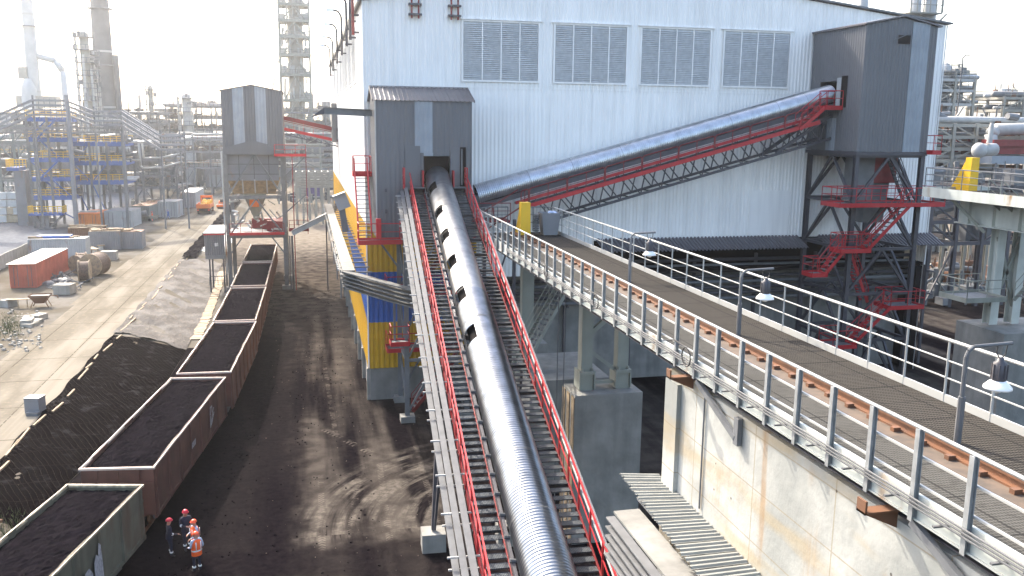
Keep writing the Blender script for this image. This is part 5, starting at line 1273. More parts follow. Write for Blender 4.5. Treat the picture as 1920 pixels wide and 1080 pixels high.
for k in range(7):
    c_ = G(62+rs.uniform(-12, 14), 607+rs.uniform(-9, 8), .8); tag(MB().rbox((c_.x, c_.y), rs.uniform(-.4, .6), 1.3, .9, .8, 1.0+.06*k).build('broken_slab', M_concl), 'broken pale slab in the rubble pile on the sand left of the road', 'slab', 'broken slabs in the rubble pile')
for k in range(8):
    c_ = G(170+k*5.2+rs.uniform(-3, 3), 468+rs.uniform(-10, 9), .8); a = rs.uniform(0, 3)
    t = T('small_reel', ('reel with brown coil' if k % 2 else 'reel with white wrap')+', '+('first', 'second', 'third', 'fourth', 'fifth', 'sixth', 'seventh', 'eighth')[k]+' along the jumble between pale container and roadside block', 'cable reel', (c_.x, c_.y, .8), 'small reels in the jumble')
    MB().tube((c_.x, c_.y, .8), (c_.x, c_.y, .88), .55, 14).tube((c_.x, c_.y, 1.5), (c_.x, c_.y, 1.58), .55, 14).build('flange', M_wood, t); MB().tube((c_.x, c_.y, .88), (c_.x, c_.y, 1.5), .3, 12).build('drum', M_cable if k % 2 else M_wrap, t)
m = MB()
for k in range(40):
    c_ = G(rs.uniform(85, 155), rs.uniform(515, 548), .8); q = c_+V((rs.uniform(-1.6, 1.6), rs.uniform(-1, 1), rs.uniform(.1, .7))); m.tube(c_+V((0, 0, .05)), q, rs.uniform(.03, .09), 6)
for k in range(12): c_ = G(rs.uniform(88, 125), rs.uniform(515, 545), .8); m.ell(c_, rs.uniform(.3, .7), rs.uniform(.3, .7), rs.uniform(.2, .5), 8, 5, 0)
tag(m.build('scrap_heap', M_galvd), 'heap of bent pipes and sheet scrap against the side of the red container', 'scrap')
m = MB()
for k in range(160):
    c_ = G(rs.uniform(-20, 80), rs.uniform(580, 660), .8); s_ = rs.uniform(.06, .25); m.rbox((c_.x, c_.y), rs.uniform(0, 3), s_*1.4, s_, .78, .8+s_*.6, .7)
struct(m.build('rubble', M_concl), 'stuff')
m = MB()
for k in range(900):
    if k % 3: c_ = G(rs.gauss(20, 14), rs.gauss(612, 10), .8)
    else: c_ = V((rs.uniform(-14.8, -13.4), rs.uniform(38, 43.5), .35))
    h = rs.uniform(.1, .4); a = rs.uniform(0, 6); w_ = .03; d_ = V((cos(a), sin(a), 0)); tip = c_+V((rs.uniform(-.15, .15), rs.uniform(-.15, .15), h)); m.add([c_-d_*w_, c_+d_*w_, tip], [(0, 1, 2)])
struct(m.build('weeds', M_green), 'stuff')
for k in range(26):
    y = 46+k*3.0+rs.uniform(-.8, .8); a_ = rs.uniform(-.3, .3); L_ = rs.uniform(1, 3.4)
    tag(MB().beam((-15.9+a_, y, .9), (-15.85+a_+rs.uniform(-.15, .15), y+L_, .9), .11).build('timber', M_wood), 'weathered timber lying on the road edge along the embankment', 'timber', 'timbers along the road edge')
tag(MB().path([(-14.9, 41.3, .62), (-14.5, 42.0, .62), (-14.0, 42.0, .58)], .09, 8).build('kerb_piece', M_rust), 'curved rusty strip lying near the bottom left corner', 'scrap')
# concrete fence panels
t = T('concrete_fence', 'low pale concrete panel fence at the left behind the red container', 'fence', (-36.3, 122, .8))
for k in range(6): MB().bx(-36.4-.03*k, -36.25-.03*k, 106+k*4.1, 110+k*4.1, .8, 2.5+.05*(k % 2)).build('panel', M_concl, t)
MB().bx(-36.0, -34.0, 129.0, 129.15, .8, 3.2).build('panel', M_wood, t)
# white bag stacks
BG = 'white wrapped packs stacked at the left photo edge'
for i in range(4):
    for jj in range(4):
        if jj == 3 and i == 3: continue
        top = AY(6+i*14.5, 409-jj*13.2, 172); mm = M_paper if (jj < 1 and i in (1, 2)) or (jj == 1 and i == 1) else M_wrap
        lab = ('brown' if mm is M_paper else 'white')+' wrapped pack in the %s layer of the %s stack at the left photo edge' % (('bottom', 'second', 'third', 'top')[jj], ('leftmost', 'second', 'third', 'rightmost')[i])
        crate(lab, top.x, 172+(i % 2)*.3, 0, 1.3, 1.35, 1.25, mm, .8+jj*1.36, 'wrapped_pack', 'pack', BG)
# orange lorry and roller on the road
c_ = V((-19.9, 186, .8)); t = T('orange_lorry', 'orange flatbed lorry driving away on the dusty road', 'lorry', c_); x, y, z = c_
MB().bx(x-1.3, x+1.3, y-3, y+3.2, z+1.15, z+1.3).build('bed', M_orange, t)
MB().bx(x-1.35, x+1.35, y-3.05, y-2.97, z+1.3, z+2.0).build('tailboard', M_orange, t)
for s_ in (-1, 1): MB().bx(x+s_*1.32-.03, x+s_*1.32+.03, y-2.97, y+3.2, z+1.3, z+1.95).build('side_board', M_orange, t)
cb = MB().rbox((x, y+4.3), 0, 1.9, 2.4, z+.9, z+3.1, .9).build('cab', M_orange, t); MB().bx(x-.85, x+.85, y+3.3, y+3.36, z+2.0, z+2.8).build('window', M_glass, cb)
m = MB().bx(x-1.15, x-1.0, y+3.1, y+3.25, z+1.3, z+3.2).bx(x+1.0, x+1.15, y+3.1, y+3.25, z+1.3, z+3.2).bx(x-1.15, x+1.15, y+3.1, y+3.25, z+3.05, z+3.3); m.build('head_frame', M_orange, t)
MB().bx(x-.5, x+.5, y-3, y+5, z+.7, z+1.15).bx(x-1.2, x+1.2, y-3.05, y-2.9, z+.6, z+1.1).build('chassis', M_dark, t)
for yy in (y-2.0, y-.8, y+4.2):
    for s_ in (-1, 1): wl = MB().tube((x+s_*.85, yy, z+.52), (x+s_*1.22, yy, z+.52), .52, 18).build('wheel', M_black, t); MB().tube((x+s_*1.22, yy, z+.52), (x+s_*1.25, yy, z+.52), .25, 12).build('hub', M_steelm, wl)
for s_ in (-1, 1): MB().bx(x+s_*1.0-.16, x+s_*1.0+.16, y-3.09, y-3.05, z+.75, z+.95).build('tail_lamp', M_lred, t)
m = MB(); rs = random.Random(2)
for k in range(16): m.rbox((x+rs.uniform(-1, 1), y+rs.uniform(-1.5, 2.6)), rs.uniform(0, 3), rs.uniform(.3, 1), rs.uniform(.2, .6), z+1.3, z+1.6+rs.uniform(.1, 1.1))
tag(m.build('lorry_load', M_ypaint), 'yellow and white machine parts loaded on the orange lorry', 'load')
c_ = V((-17.6, 196, .8)); t = T('road_roller', 'small orange compactor parked right of the lorry, half behind the tower leg', 'roller', c_); x, y, z = c_
MB().tube((x-.75, y-1.1, z+.5), (x+.75, y-1.1, z+.5), .5, 18).build('drum', M_steel, t)
for s_ in (-1, 1): MB().tube((x+s_*.75, y+.9, z+.45), (x+s_*.5, y+.9, z+.45), .45, 16).build('wheel', M_black, t)
MB().rbox((x, y+.6), 0, 1.8, 1.3, z+.6, z+1.5, .85).bx(x-.9, x-.78, y-1.7, y, z+.45, z+.9).bx(x+.78, x+.9, y-1.7, y, z+.45, z+.9).bx(x-.9, x+.9, y-1.75, y-1.6, z+.45, z+.9).build('body', M_orange, t)
MB().bx(x-.3, x+.3, y-.2, y+.2, z+1.3, z+1.9).beam((x, y-.5, z+1.2), (x, y-.3, z+1.8), .08).build('seat', M_black, t)
c_ = V((-27.2, 171, .8)); t = T('site_barrow', 'pale site barrow beside the orange figure across the road', 'barrow', c_); x, y, z = c_
MB().add([(x-.5,y-.4,z+.5),(x+.5,y-.4,z+.5),(x+.5,y+.4,z+.5),(x-.5,y+.4,z+.5),(x-.9,y-.6,z+1.1),(x+.9,y-.6,z+1.1),(x+.9,y+.6,z+1.1),(x-.9,y+.6,z+1.1)], [(0,3,2,1),(0,1,5,4),(1,2,6,5),(2,3,7,6),(3,0,4,7)]).build('tray', M_concl, t); MB().tube((x-.8, y-.06, z+.25), (x-.8, y+.06, z+.25), .25, 12).build('wheel', M_black, t)
MB().beam((x, y-.3, z+.5), (x+1.5, y-.3, z+.8), .05).beam((x, y+.3, z+.5), (x+1.5, y+.3, z+.8), .05).beam((x+.6, y-.3, z), (x+.5, y-.3, z+.5), .05).beam((x+.6, y+.3, z), (x+.5, y+.3, z+.5), .05).build('handle', M_steel, t)
m = MB(); rs = random.Random(31)
for k in range(1300):
    y = rs.uniform(30, 100); x = (-3.4 if k % 2 else rs.uniform(-4, 3))+rs.gauss(0, .5)-(max(0, 62-y)*.09 if k % 2 else 0); s_ = rs.uniform(.02, .08)
    m.rbox((x, y), rs.uniform(0, 3), s_*1.5, s_, -.01, s_*.7, .55)
struct(m.build('coal_lumps', M_coal), 'stuff')
m = MB()
for k in range(260):
    x = rs.uniform(-3.5, 9); y = rs.uniform(34, 95); s_ = rs.uniform(.015, .05); m.rbox((x, y), rs.uniform(0, 3), s_*1.5, s_, -.01, s_*.7, .55)
struct(m.build('gravel', M_bed), 'stuff')
sp = [(bankx(y)-.3, y) for y in range(76, 121, 4)]
vs = [(x, y, .02) for x, y in sp]+[(-7.9, y, .02) for x, y in sp]; k_ = len(sp)
struct(MB().add(vs, [(i, k_+i, k_+i+1, i+1) for i in range(k_-1)]).build('terrain', M_sand))
m = MB(); rs = random.Random(17)
for k in range(60): y = 79+k*.62; x = bankx(y)+.35; m.rbox((x, y), pi/2+rs.uniform(-.08, .08), rs.uniform(.8, 1.1), .5, .03, .09+rs.uniform(0, .04))
tag(m.build('plank_walk', M_wood), 'plank walk of short boards along the foot of the creased tarpaulin', 'walkway')
# ------------------------------------------------------------------ refinery behind
def xz(px, py, Y): q = AY(px, py, Y); return q.x, q.z
def rack(name, label, cat, Y, px0, px1, py_levels, depth, mcol, mdeck, mrail, bays=3, pipes=4, z0=.8, seed=1, brace=True, railing=True, group=None, psize=.25, deckh=.4, clut=0):
    pm = (py_levels[0]+py_levels[-1])/2; x0 = xz(px0, pm, Y)[0]; x1 = xz(px1, pm, Y)[0]; xm = (px0+px1)/2
    lv = sorted(xz(xm, p, Y)[1] for p in py_levels); t = T(name, label, cat, ((x0+x1)/2, Y, z0), group); rs = random.Random(seed); top = lv[-1]+.3
    for i in range(bays+1):
        x = x0+(x1-x0)*i/bays
        for y in (Y, Y+depth): MB().hbeam((x, y, z0), (x, y, top), .38, .38, .05).build('column', mcol, t)
    for z in lv:
        m = MB()
        for y in (Y, Y+depth): m.beam((x0, y, z), (x1, y, z), .25, deckh)
        for i in range(bays+1): x = x0+(x1-x0)*i/bays; m.beam((x, Y, z), (x, Y+depth, z), .2, deckh)
        m.build('beam', mdeck, t)
        if railing:
            MB().bx(x0, x1, Y, Y+depth, z+.16, z+.2).build('deck', M_galvd, t)
            m = MB(); rails(m, [(x0, Y-.1, z+.2), (x1, Y-.1, z+.2)], 1.15, 1.1, .045, (.66, .33), 0, 4); rails(m, [(x0, Y+depth, z+.2), (x1, Y+depth, z+.2)], 1.15, 2.2, .045, (.5,), 0, 4); m.build('railing', mrail, t)
        for k in range(pipes):
            r = rs.uniform(.4, 1)*psize; y = Y+depth*(k+.5)/pipes; e0, e1 = (x0-rs.uniform(0, 2), x1+rs.uniform(0, 2)); zz = z+.2+r
            MB().tube((e0, y, zz), (e1, y, zz), r, 8).build('pipe', rs.choice((M_pipe, M_pipew, M_steelm, M_beige)), t, True)
    if brace:
        m = MB(); zs = [z0]+lv
        for i in range(bays):
            xa = x0+(x1-x0)*i/bays; xb = x0+(x1-x0)*(i+1)/bays
            for a, b in zip(zs, zs[1:]):
                if rs.random() < .55: m.beam((xa, Y-.05, a), (xb, Y-.05, b), .16) if rs.random() < .5 else m.beam((xb, Y-.05, a), (xa, Y-.05, b), .16)
        if m.v: m.build('bracing', mdeck if mdeck is M_bpaint else mcol, t)
    if clut:
        m = MB(); zc = lv+[z0, z0]
        for k in range(clut):
            x = rs.uniform(x0, x1); y = rs.uniform(Y+.5, Y+depth); z = rs.choice(zc)
            q = rs.random()
            if q < .35: m.tube((x, y, z), (x, y, z+rs.uniform(1, 3.2)), rs.uniform(.08, .35), 7)
            elif q < .6: m.path([(x, y, z+.6), (x+rs.uniform(-2, 2), y, z+.6), (x+rs.uniform(-2, 2), y, z+2.4)], rs.uniform(.06, .16), 6)
            elif q < .8: m.rbox((x, y), rs.uniform(-.1, .1), rs.uniform(.5, 1.6), rs.uniform(.5, 2), z+.2, z+rs.uniform(.8, 2.2))
            else: m.tube((x, y, z+rs.uniform(.6, 1.6)), (x+rs.uniform(1, 3), y, z+rs.uniform(.6, 1.6)), rs.uniform(.2, .6), 8)
        m.each('vessel', rs.choice((M_beige, M_pipew, M_steelm)), t)
        m = MB()
        for k in range(clut//2): x = rs.uniform(x0, x1); y = rs.uniform(Y+.5, Y+depth); z = rs.choice(zc); m.rbox((x, y), 0, rs.uniform(.4, 1.8), rs.uniform(.4, 2.6), z, z+rs.uniform(.6, 2.0)); m.tube((x, y, z), (x, y, z+2.5), .06, 5)
        m.each('machine_box', rs.choice((M_rust, M_steelm, M_steel)), t)
    return t
# yellow-railed stair tower with blue decks
t = rack('stair_tower', 'steel stair tower with bright yellow railings and blue decks behind the white packs', 'tower', 163, 55, 132, (224, 262, 300, 336, 371), 6, M_steelm, M_bpaint, M_ypaint, 2, 1, seed=3, clut=10, deckh=.7)
m = MB(); zz = [xz(90, p, 163)[1] for p in (371, 336, 300, 262, 224)]
for i, (a, b) in enumerate(zip(zz, zz[1:])): xa, xb = xz(72, 300, 163)[0], xz(112, 300, 163)[0]; (m.beam((xa, 162.6, a), (xb, 162.6, b), .5, .25) if i % 2 else m.beam((xb, 164.5, a), (xa, 164.5, b), .5, .25))
m.build('stair_flight', M_bpaint, t)
q = G(90, 430, .8); m = MB()
for a, b in ((-2.4, 1.4), (2.4, 1.4), (-2.4, -.2), (2.4, -.2)): m.beam((q.x, q.y, .8), (q.x+a, q.y+b, 3.2), .22)
m.beam((q.x, q.y, .8), (q.x, q.y+.4, 3.2), .5); m.bx(q.x-1.2, q.x+1.2, q.y-.6, q.y+.6, .8, 1.05)
t = T('loading_platform', 'yellow-railed blue platform on splayed legs in front of the stair tower', 'platform', q)
m.build('leg', M_steelm, t); MB().bx(q.x-2.6, q.x+2.6, q.y-.6, q.y+1.9, 3.15, 3.5).build('deck', M_bpaint, t); m = MB(); rails(m, [(q.x-2.6, q.y+1.9, 3.5), (q.x-2.6, q.y-.6, 3.5), (q.x+2.6, q.y-.6, 3.5), (q.x+2.6, q.y+1.9, 3.5)], 1.15, .7, .06, (.66, .33)); m.build('railing', M_ypaint, t)
MB().beam((q.x+2.6, q.y+.6, 3.4), (q.x+6.2, q.y+2, .9), 1.0, .2).build('ramp', M_bpaint, t)
rack('refinery_block', 'three-storey process frame with blue floor beams right of the stair tower', 'frame', 168, 137, 234, (270, 306, 342), 9, M_steelm, M_bpaint, M_ypaint, 3, 3, seed=5, clut=46, deckh=.75)
rack('refinery_block', 'teal-grey pipe frame at the left photo edge behind the stair tower', 'frame', 176, -30, 58, (236, 268, 304, 338, 378), 8, M_ggcont, M_ggcont, M_ypaint, 3, 4, seed=6, clut=40, railing=False)
t = T('concrete_shaft', 'plain grey block tower with a yellow-railed top left of the stair tower', 'tower', (-46, 160, .8)); a, b = xz(25, 320, 166), xz(54, 420, 166)
MB().bx(a[0], b[0], 166, 169, .8, a[1]).build('shaft', M_gcont, t); MB().bx(a[0]-.8, b[0]-.6, 165.2, 169.2, a[1], a[1]+.6).build('deck', M_bpaint, t); m = MB(); rails(m, [(a[0]-.8, 169.2, a[1]+.6), (a[0]-.8, 165.2, a[1]+.6), (b[0]+.6, 165.2, a[1]+.6)], 1.3, .5, .06, (.66, .33)); m.build('railing', M_ypaint, t)
# grey cable gantry over the top
def gantry(label, Y, pts, n, m_, w_=.5, gap=1.0):
    t = T('cable_gantry', label, 'gantry', (xz(*pts[0], Y)[0], Y, .8)); P_ = [V((xz(px, py, Y)[0], Y, xz(px, py, Y)[1])) for px, py in pts]
    for j in range(n):
        m = MB()
        for a, b in zip(P_, P_[1:]): m.beam(a-V((0, 0, j*gap)), b-V((0, 0, j*gap)), w_, .32)
        m.build('tray', m_, t)
    m = MB()
    for p_ in P_: m.beam((p_.x, Y+.4, .8), (p_.x, Y+.4, p_.z+.8), .26)
    m.build('post', M_steelm, t)
    m = MB()
    for a, b in zip(P_, P_[1:]):
        for k in range(6): q = a+(b-a)*k/6; m.beam(q+V((0, .3, .3)), q+V((0, .3, -n*gap)), .1)
    m.build('hanger', M_steelm, t); return t
gantry('grey cable gantry rising and falling over the blue-beamed frames at the far left', 158, [(-40, 232), (60, 188), (124, 189), (175, 209), (226, 209), (300, 255), (345, 255)], 4, M_gcont, .6, .75)
gantry('straight grey cable gantry crossing the middle of the left frames', 160, [(-40, 241), (60, 240), (130, 240), (226, 240)], 2, M_gcont, .6, .7)
t = T('leaning_mast', 'tall pale grey pipe mast in front of the blue-beamed frames', 'mast', (xz(135, 385, 156)[0], 156, .8)); a = xz(124, 178, 156); b = xz(128, 208, 156); c = xz(142, 400, 156)
MB().path([(a[0], 156, a[1]), (b[0], 156, b[1]), (c[0], 156, .8)], .34, 10).build('pipe', M_gcont, t)
# right-hand part of the left refinery: pipe racks
rack('pipe_rack', 'pale pipe rack with white elbow pipes left of the loading tower', 'pipe rack', 190, 235, 330, (270, 300, 330, 352), 9, M_steelm, M_gcont, M_galvd, 3, 4, seed=11, clut=30)
rack('pipe_rack', 'grey pipe rack whose bays run behind the orange lorry', 'pipe rack', 235, 300, 425, (262, 285, 315), 12, M_steelm, M_gcont, M_rust, 4, 4, seed=12, clut=30, psize=.4)
rack('pipe_rack', 'high rusty grey frame on the skyline left of the loading tower', 'pipe rack', 275, 312, 425, (200, 222, 244, 268), 14, M_steelm, M_steelm, M_rust, 4, 3, seed=13, clut=60, psize=.5)
rack('pipe_rack', 'dense grey frame below the small skyline column', 'pipe rack', 270, 225, 318, (214, 232, 252, 276), 14, M_steelm, M_steelm, M_steelm, 5, 4, seed=14, clut=60, psize=.5)
rack('pipe_rack', 'distant frame glimpsed between the grey chimney and the stair tower', 'pipe rack', 240, 100, 228, (232, 258, 285), 14, M_steelm, M_gcont, M_steelm, 5, 4, seed=15, clut=50, psize=.5)
rack('pipe_rack', 'distant frame low at the left photo edge under the white chimney', 'pipe rack', 250, -20, 110, (216, 240, 262, 290), 14, M_ggcont, M_ggcont, M_ypaint, 5, 3, seed=16, clut=50, psize=.5)
m = MB(); Y = 185; p_ = [V((xz(a, b, Y)[0], Y, xz(a, b, Y)[1])) for a, b in ((232, 267), (310, 266), (340, 261), (360, 259), (361, 252), (425, 252))]; m.path(p_, .22, 10); ob = m.build('white_pipe', M_trim, None, True); tag(ob, 'uppermost bright white pipe stepping up towards the loading tower', 'pipe')
m = MB(); p_ = [V((xz(a, b, Y)[0], Y, xz(a, b, Y)[1])) for a, b in ((260, 268), (264, 311), (268, 315), (305, 314), (342, 303))]; m.path(p_, .2, 10); p_ = [V((xz(a, b, Y)[0], Y+1, xz(a, b, Y)[1])) for a, b in ((265, 268), (268, 297), (300, 296), (340, 288))]; m.path(p_, .18, 10); tag(m.build('white_pipe', M_trim, None, True), 'pair of bent white drop pipes left of the loading tower', 'pipe')
gantry('grey stair gantry sloping down to the right over the pale pipe rack', 182, [(228, 205), (300, 252), (336, 252)], 3, M_gcont, .5, .9)
t = T('blank_wall', 'plain grey building wall low behind the loading tower', 'building', (-20, 262, .8)); a, b = xz(384, 305, 262), xz(430, 370, 262)
MB().bx(a[0], b[0], 262, 275, .8, a[1]).build('wall', M_gcont, t); MB().bx(a[0]-.3, b[0]+.3, 261.7, 275, a[1], a[1]+.4).build('roof', M_steelm, t); MB().bx(a[0]+1, a[0]+4, 261.9, 262, .8, 4.2).build('gate', M_lgrey, t)
# gap between loading tower and hall
rack('pipe_rack', 'pipe rack with long silver pipes between the loading tower and the hall', 'pipe rack', 205, 520, 640, (256, 277, 299, 317), 10, M_col, M_gcont, M_rust, 3, 4, seed=21, clut=36, psize=.5, railing=False)
rack('pipe_rack', 'high grey frame behind the red conveyor bridge', 'pipe rack', 240, 530, 650, (212, 236, 262), 12, M_steelm, M_gcont, M_steelm, 3, 3, seed=22, clut=50, psize=.6)
rack('scaffold', 'beige scaffold frame low beside the far yellow end of the hall', 'scaffold', 170, 555, 628, (325, 333, 342, 350), 6, M_beige, M_beige, M_beige, 6, 0, z0=.0, seed=23, railing=False)
t = T('violet_shed', 'violet-blue shed front low in the gap beside the hall', 'shed', (0, 230, 0)); a, b = xz(574, 343, 230), xz(604, 366, 230); MB().bx(a[0], b[0], 230, 238, 0, a[1]).build('wall', M_purple, t); MB().bx(a[0]-.4, b[0]+.4, 229.6, 238, a[1], a[1]+.5).build('roof', M_steelm, t); MB().bx(a[0]-3, a[0]-.1, 230, 236, 0, a[1]-.6).build('annex', M_beige, t)
# chimneys and columns
def chimney(name, label, Y, pxb, pxt, rb, rt, ztop, m_, rings=0, band=None, cat='chimney'):
    xb = xz(pxb, 190, Y)[0]; t = T(name, label, cat, (xb, Y, .8)); MB().lathe((xb, Y, 0), [(rb, .8), (rt, ztop)], 28).build('shaft', m_, t, True)
    for k in range(rings):
        z = 10+(ztop-12)*(k+.6)/rings; r = rb+(rt-rb)*z/ztop; MB().lathe((xb, Y, z), [(r, 0), (r+.9, 0), (r+.9, .25), (r, .25)], 24).build('gallery', M_steelm, t)
        MB().lathe((xb, Y, z+3.4), [(r, 0), (r+.08, .0), (r+.08, .5), (r, .5)], 24).build('ring', M_trim, t)
    if band: MB().lathe((xb, Y, 0), [(rt+.06, band[0]), (rt+.06, band[1])], 28).build('band', M_redw, t)
    return t, xb
t, xb = chimney('white_chimney', 'slim white chimney with a red top band at the far left', 300, 66, 62, 2.2, 1.35, 80, M_chimw, 3, (52.2, 60))
MB().path([(xb+1, 300, 38), (xb+6.5, 300, 36.5), (xb+8.4, 300, 33.5), (xb+8.8, 300, 5)], .95, 14).build('flue_duct', M_chimw, t, True); MB().bx(xb-3.6, xb-1.2, 298, 302, 31, 34.5).bx(xb-4.5, xb+6.5, 297, 303, 22.5, 26).build('duct_box', M_beige, t); MB().lathe((xb-1, 298, 22), [(2.2, -20), (2.2, 6), (1.0, 9), (0, 9)], 18).build('silo', M_chimw, t, True)
t, xb = chimney('grey_chimney', 'thick grey chimney with gallery rings at the far left', 260, 199, 184, 2.95, 1.95, 70, M_chim, 4)
MB().tube((xb+3.6, 259, 0), (xb+3.2, 259, 36), .8, 12).build('side_pipe', M_chim, t); MB().tube((xb+5.5, 258, 18), (xb+7, 258, 35), .15, 6).build('aerial', M_steel, t); MB().lathe((xb, 260, 0), [(4.6, .8), (4.6, 20), (3, 21)], 24).build('base', M_chim, t, True)
def column(label, Y, px, py0, w_, n, seed, m_=M_beige, z0=.8, name='distillation_column'):
    x, zt = xz(px, py0, Y); rs = random.Random(seed); t = T(name, label, 'process column', (x, Y, z0))
    MB().lathe((x, Y, 0), [(w_*.5, z0), (w_*.5, zt*.55), (w_*.36, zt*.6), (w_*.36, zt-.6), (.2, zt)], 18).build('vessel', m_, t, True)
    for k in range(n):
        z = zt-1.5-(zt-10)*k/n*.9; r = w_*.5+.9; m = MB().lathe((x, Y, z), [(w_*.3, 0), (r, 0), (r, .15), (w_*.3, .15)], 10)
        for i in range(10): a = 2*pi*i/10; m.tube((x+r*cos(a), Y+r*sin(a), z), (x+r*cos(a), Y+r*sin(a), z+1.2), .06, 4)
        m.lathe((x, Y, z+1.15), [(r-.05, 0), (r+.05, 0), (r+.05, .1), (r-.05, .1)], 10); m.build('gallery', M_steelm, t)
    m = MB()
    for k in range(n): a = rs.uniform(pi, 2*pi); xx, yy = x+(w_*.5+.5)*cos(a), Y+(w_*.5+.5)*sin(a); m.tube((xx, yy, rs.uniform(1, zt*.5)), (xx, yy, rs.uniform(zt*.6, zt)), rs.uniform(.12, .35), 7)
    m.each('pipe', M_pipew, t)
    m = MB()
    for k in range(n*2): a = rs.uniform(pi, 2*pi); m.rbox((x+(w_*.5+.5)*cos(a), Y+(w_*.5+.5)*sin(a)), 0, rs.uniform(.3, .9), rs.uniform(.3, 1.2), (z_ := rs.uniform(8, zt-1)), z_+rs.uniform(.5, 1.6))
    m.each('valve_box', M_steelm, t); return t
column('pale process column crowded with galleries left of the grey chimney', 235, 156, 58, 3.0, 9, 1); column('shorter pale process column right behind the galleried one', 238, 168, 92, 2.6, 7, 2, M_pipew)
column('small slim column on the skyline between chimney and loading tower', 300, 281, 160, 2.2, 4, 3); column('squat vessel column on the skyline left of the loading tower', 272, 349, 175, 3.6, 4, 4, M_pipew)
# lattice tower
Y = 240; x0, x1 = -5.6, 1.9; t = T('lattice_tower', 'tall steel lattice tower enclosing a pale column behind the loading tower', 'tower', (-1.8, Y, 0))
for x in (x0, x1):
    for y in (Y, Y+7): MB().hbeam((x, y, 0), (x, y, 62), .5, .5, .06).build('leg', M_col, t)
lv = [8, 14, 19.5, 24.6, 31.0, 36.0, 40.5, 44.5, 48.5, 53, 58]
for z in lv:
    m = MB().beam((x0-.3, Y, z), (x1+.3, Y, z), .4, .7).beam((x0-.3, Y+7, z), (x1+.3, Y+7, z), .4, .7).beam((x0, Y, z), (x0, Y+7, z), .4, .6).beam((x1, Y, z), (x1, Y+7, z), .4, .6); m.bx(x0, x1, Y, Y+7, z-.05, z); rails(m, [(x0, Y-.2, z), (x1, Y-.2, z)], 1.3, 1.6, .06, (.5,), 0, 4); m.build('platform', M_col, t)
m = MB()
for a, b in zip([2]+lv, lv):
    xm = (x0+x1)/2
    for y in (Y, Y+7): m.beam((x0+.8, y, a), (xm, y, b-.4), .26).beam((x1-.8, y, a), (xm, y, b-.4), .26)
m.build('bracing', M_col, t)
MB().lathe((-1.7, Y+3.5, 0), [(2.0, 4), (2.0, 44), (1.6, 45), (1.6, 60), (0, 60)], 20).build('column', M_beige, t, True)
m = MB(); rs = random.Random(9)
for k in range(70): m.tube((p0 := V((rs.uniform(x0+.5, x1-.3), rs.uniform(Y+.3, Y+2), rs.uniform(12, 56)))), p0+V((rs.uniform(-.3, .3), 0, rs.uniform(1.5, 5))), rs.uniform(.1, .34), 6)
for k in range(60): x_, z_ = rs.uniform(x0+.5, x1-.5), rs.choice(lv); m.rbox((x_, Y+1.5), 0, rs.uniform(.4, 1.4), rs.uniform(.4, 1.4), z_, z_+rs.uniform(.6, 2.4))
m.each('pipe', M_pipew, t)
tag(MB().beam((-9.2, Y-3, 21), (-5.8, Y-3, 34.5), .3).build('guy_boom', M_gcont), 'thin slanting boom leaning on the left side of the lattice tower', 'boom')
# right background refinery
rack('pipe_rack', 'dense silver pipe rack right of the hall, behind the far yellow buffer stop', 'pipe rack', 92, 1742, 1990, (236, 258, 280, 302, 330), 10, M_beige, M_beige, M_beige, 6, 5, seed=31, clut=80, psize=.45, railing=False, z0=0)
rack('pipe_rack', 'shaded pipe rack underneath the far crane bridge', 'pipe rack', 80, 1745, 1990, (352, 380, 415, 455), 8, M_steel, M_steel, M_steel, 5, 0, seed=32, clut=60, psize=.3, railing=False, z0=0)  # shade of this rack is put into its dark steel colours
column('pale process column with crowded galleries right beside the hall corner', 120, 1775, 118, 2.4, 6, 5, M_pipew, 0); 
t = rack('refinery_block', 'beige railed process platform against the sky right of the hall', 'frame', 118, 1752, 1826, (150, 170, 196), 6, M_beige, M_pipew, M_beige, 2, 3, seed=33, clut=44, z0=0, psize=.35)
rack('refinery_block', 'beige railed frame at the right photo edge against the sky', 'frame', 125, 1880, 1990, (185, 208, 240), 8, M_beige, M_beige, M_beige, 3, 3, seed=34, clut=40, z0=0, psize=.5)
def vessel(label, Y, a, b, r, m_=M_pipe, vert=False, name='pipe'):
    A_ = AY(*a, Y); B_ = AY(*b, Y); d_ = (B_-A_).normalized(); t = T(name, label, 'vessel' if name != 'pipe' else 'pipe', tuple((A_+B_)/2)); m = MB().tube(A_, B_, r, 18); n_ = len(m.v); m.build('shell', m_, t, True)
    MB().tube(B_, B_+d_*r*.35, r*.98, 18, r*.6).tube(A_, A_-d_*r*.35, r*.98, 18, r*.6).build('end_cap', m_, t, True); MB().tube(A_+(B_-A_)*.25-V((0, 0, r)), A_+(B_-A_)*.25-V((0, 0, r+2.5)), .2).tube(A_+(B_-A_)*.7-V((0, 0, r)), A_+(B_-A_)*.7-V((0, 0, r+2.5)), .2).build('saddle', M_redd, t); return t
vessel('short silver drum above the pipe rack right of the hall', 95, (1787, 233), (1834, 233), .85, name='silver_drum')
vessel('long silver pipe low above the rack right of the hall', 95, (1820, 256), (1842, 257), .6); 
m = MB(); Y = 90; m.path([AY(1858, 290, Y), AY(1858, 252, Y), AY(1866, 243, Y), AY(1980, 240, Y)], .7, 12); tag(m.build('elbow_pipe', M_pipew, None, True), 'fat white elbow pipe at the right photo edge above the dark red duct', 'pipe')
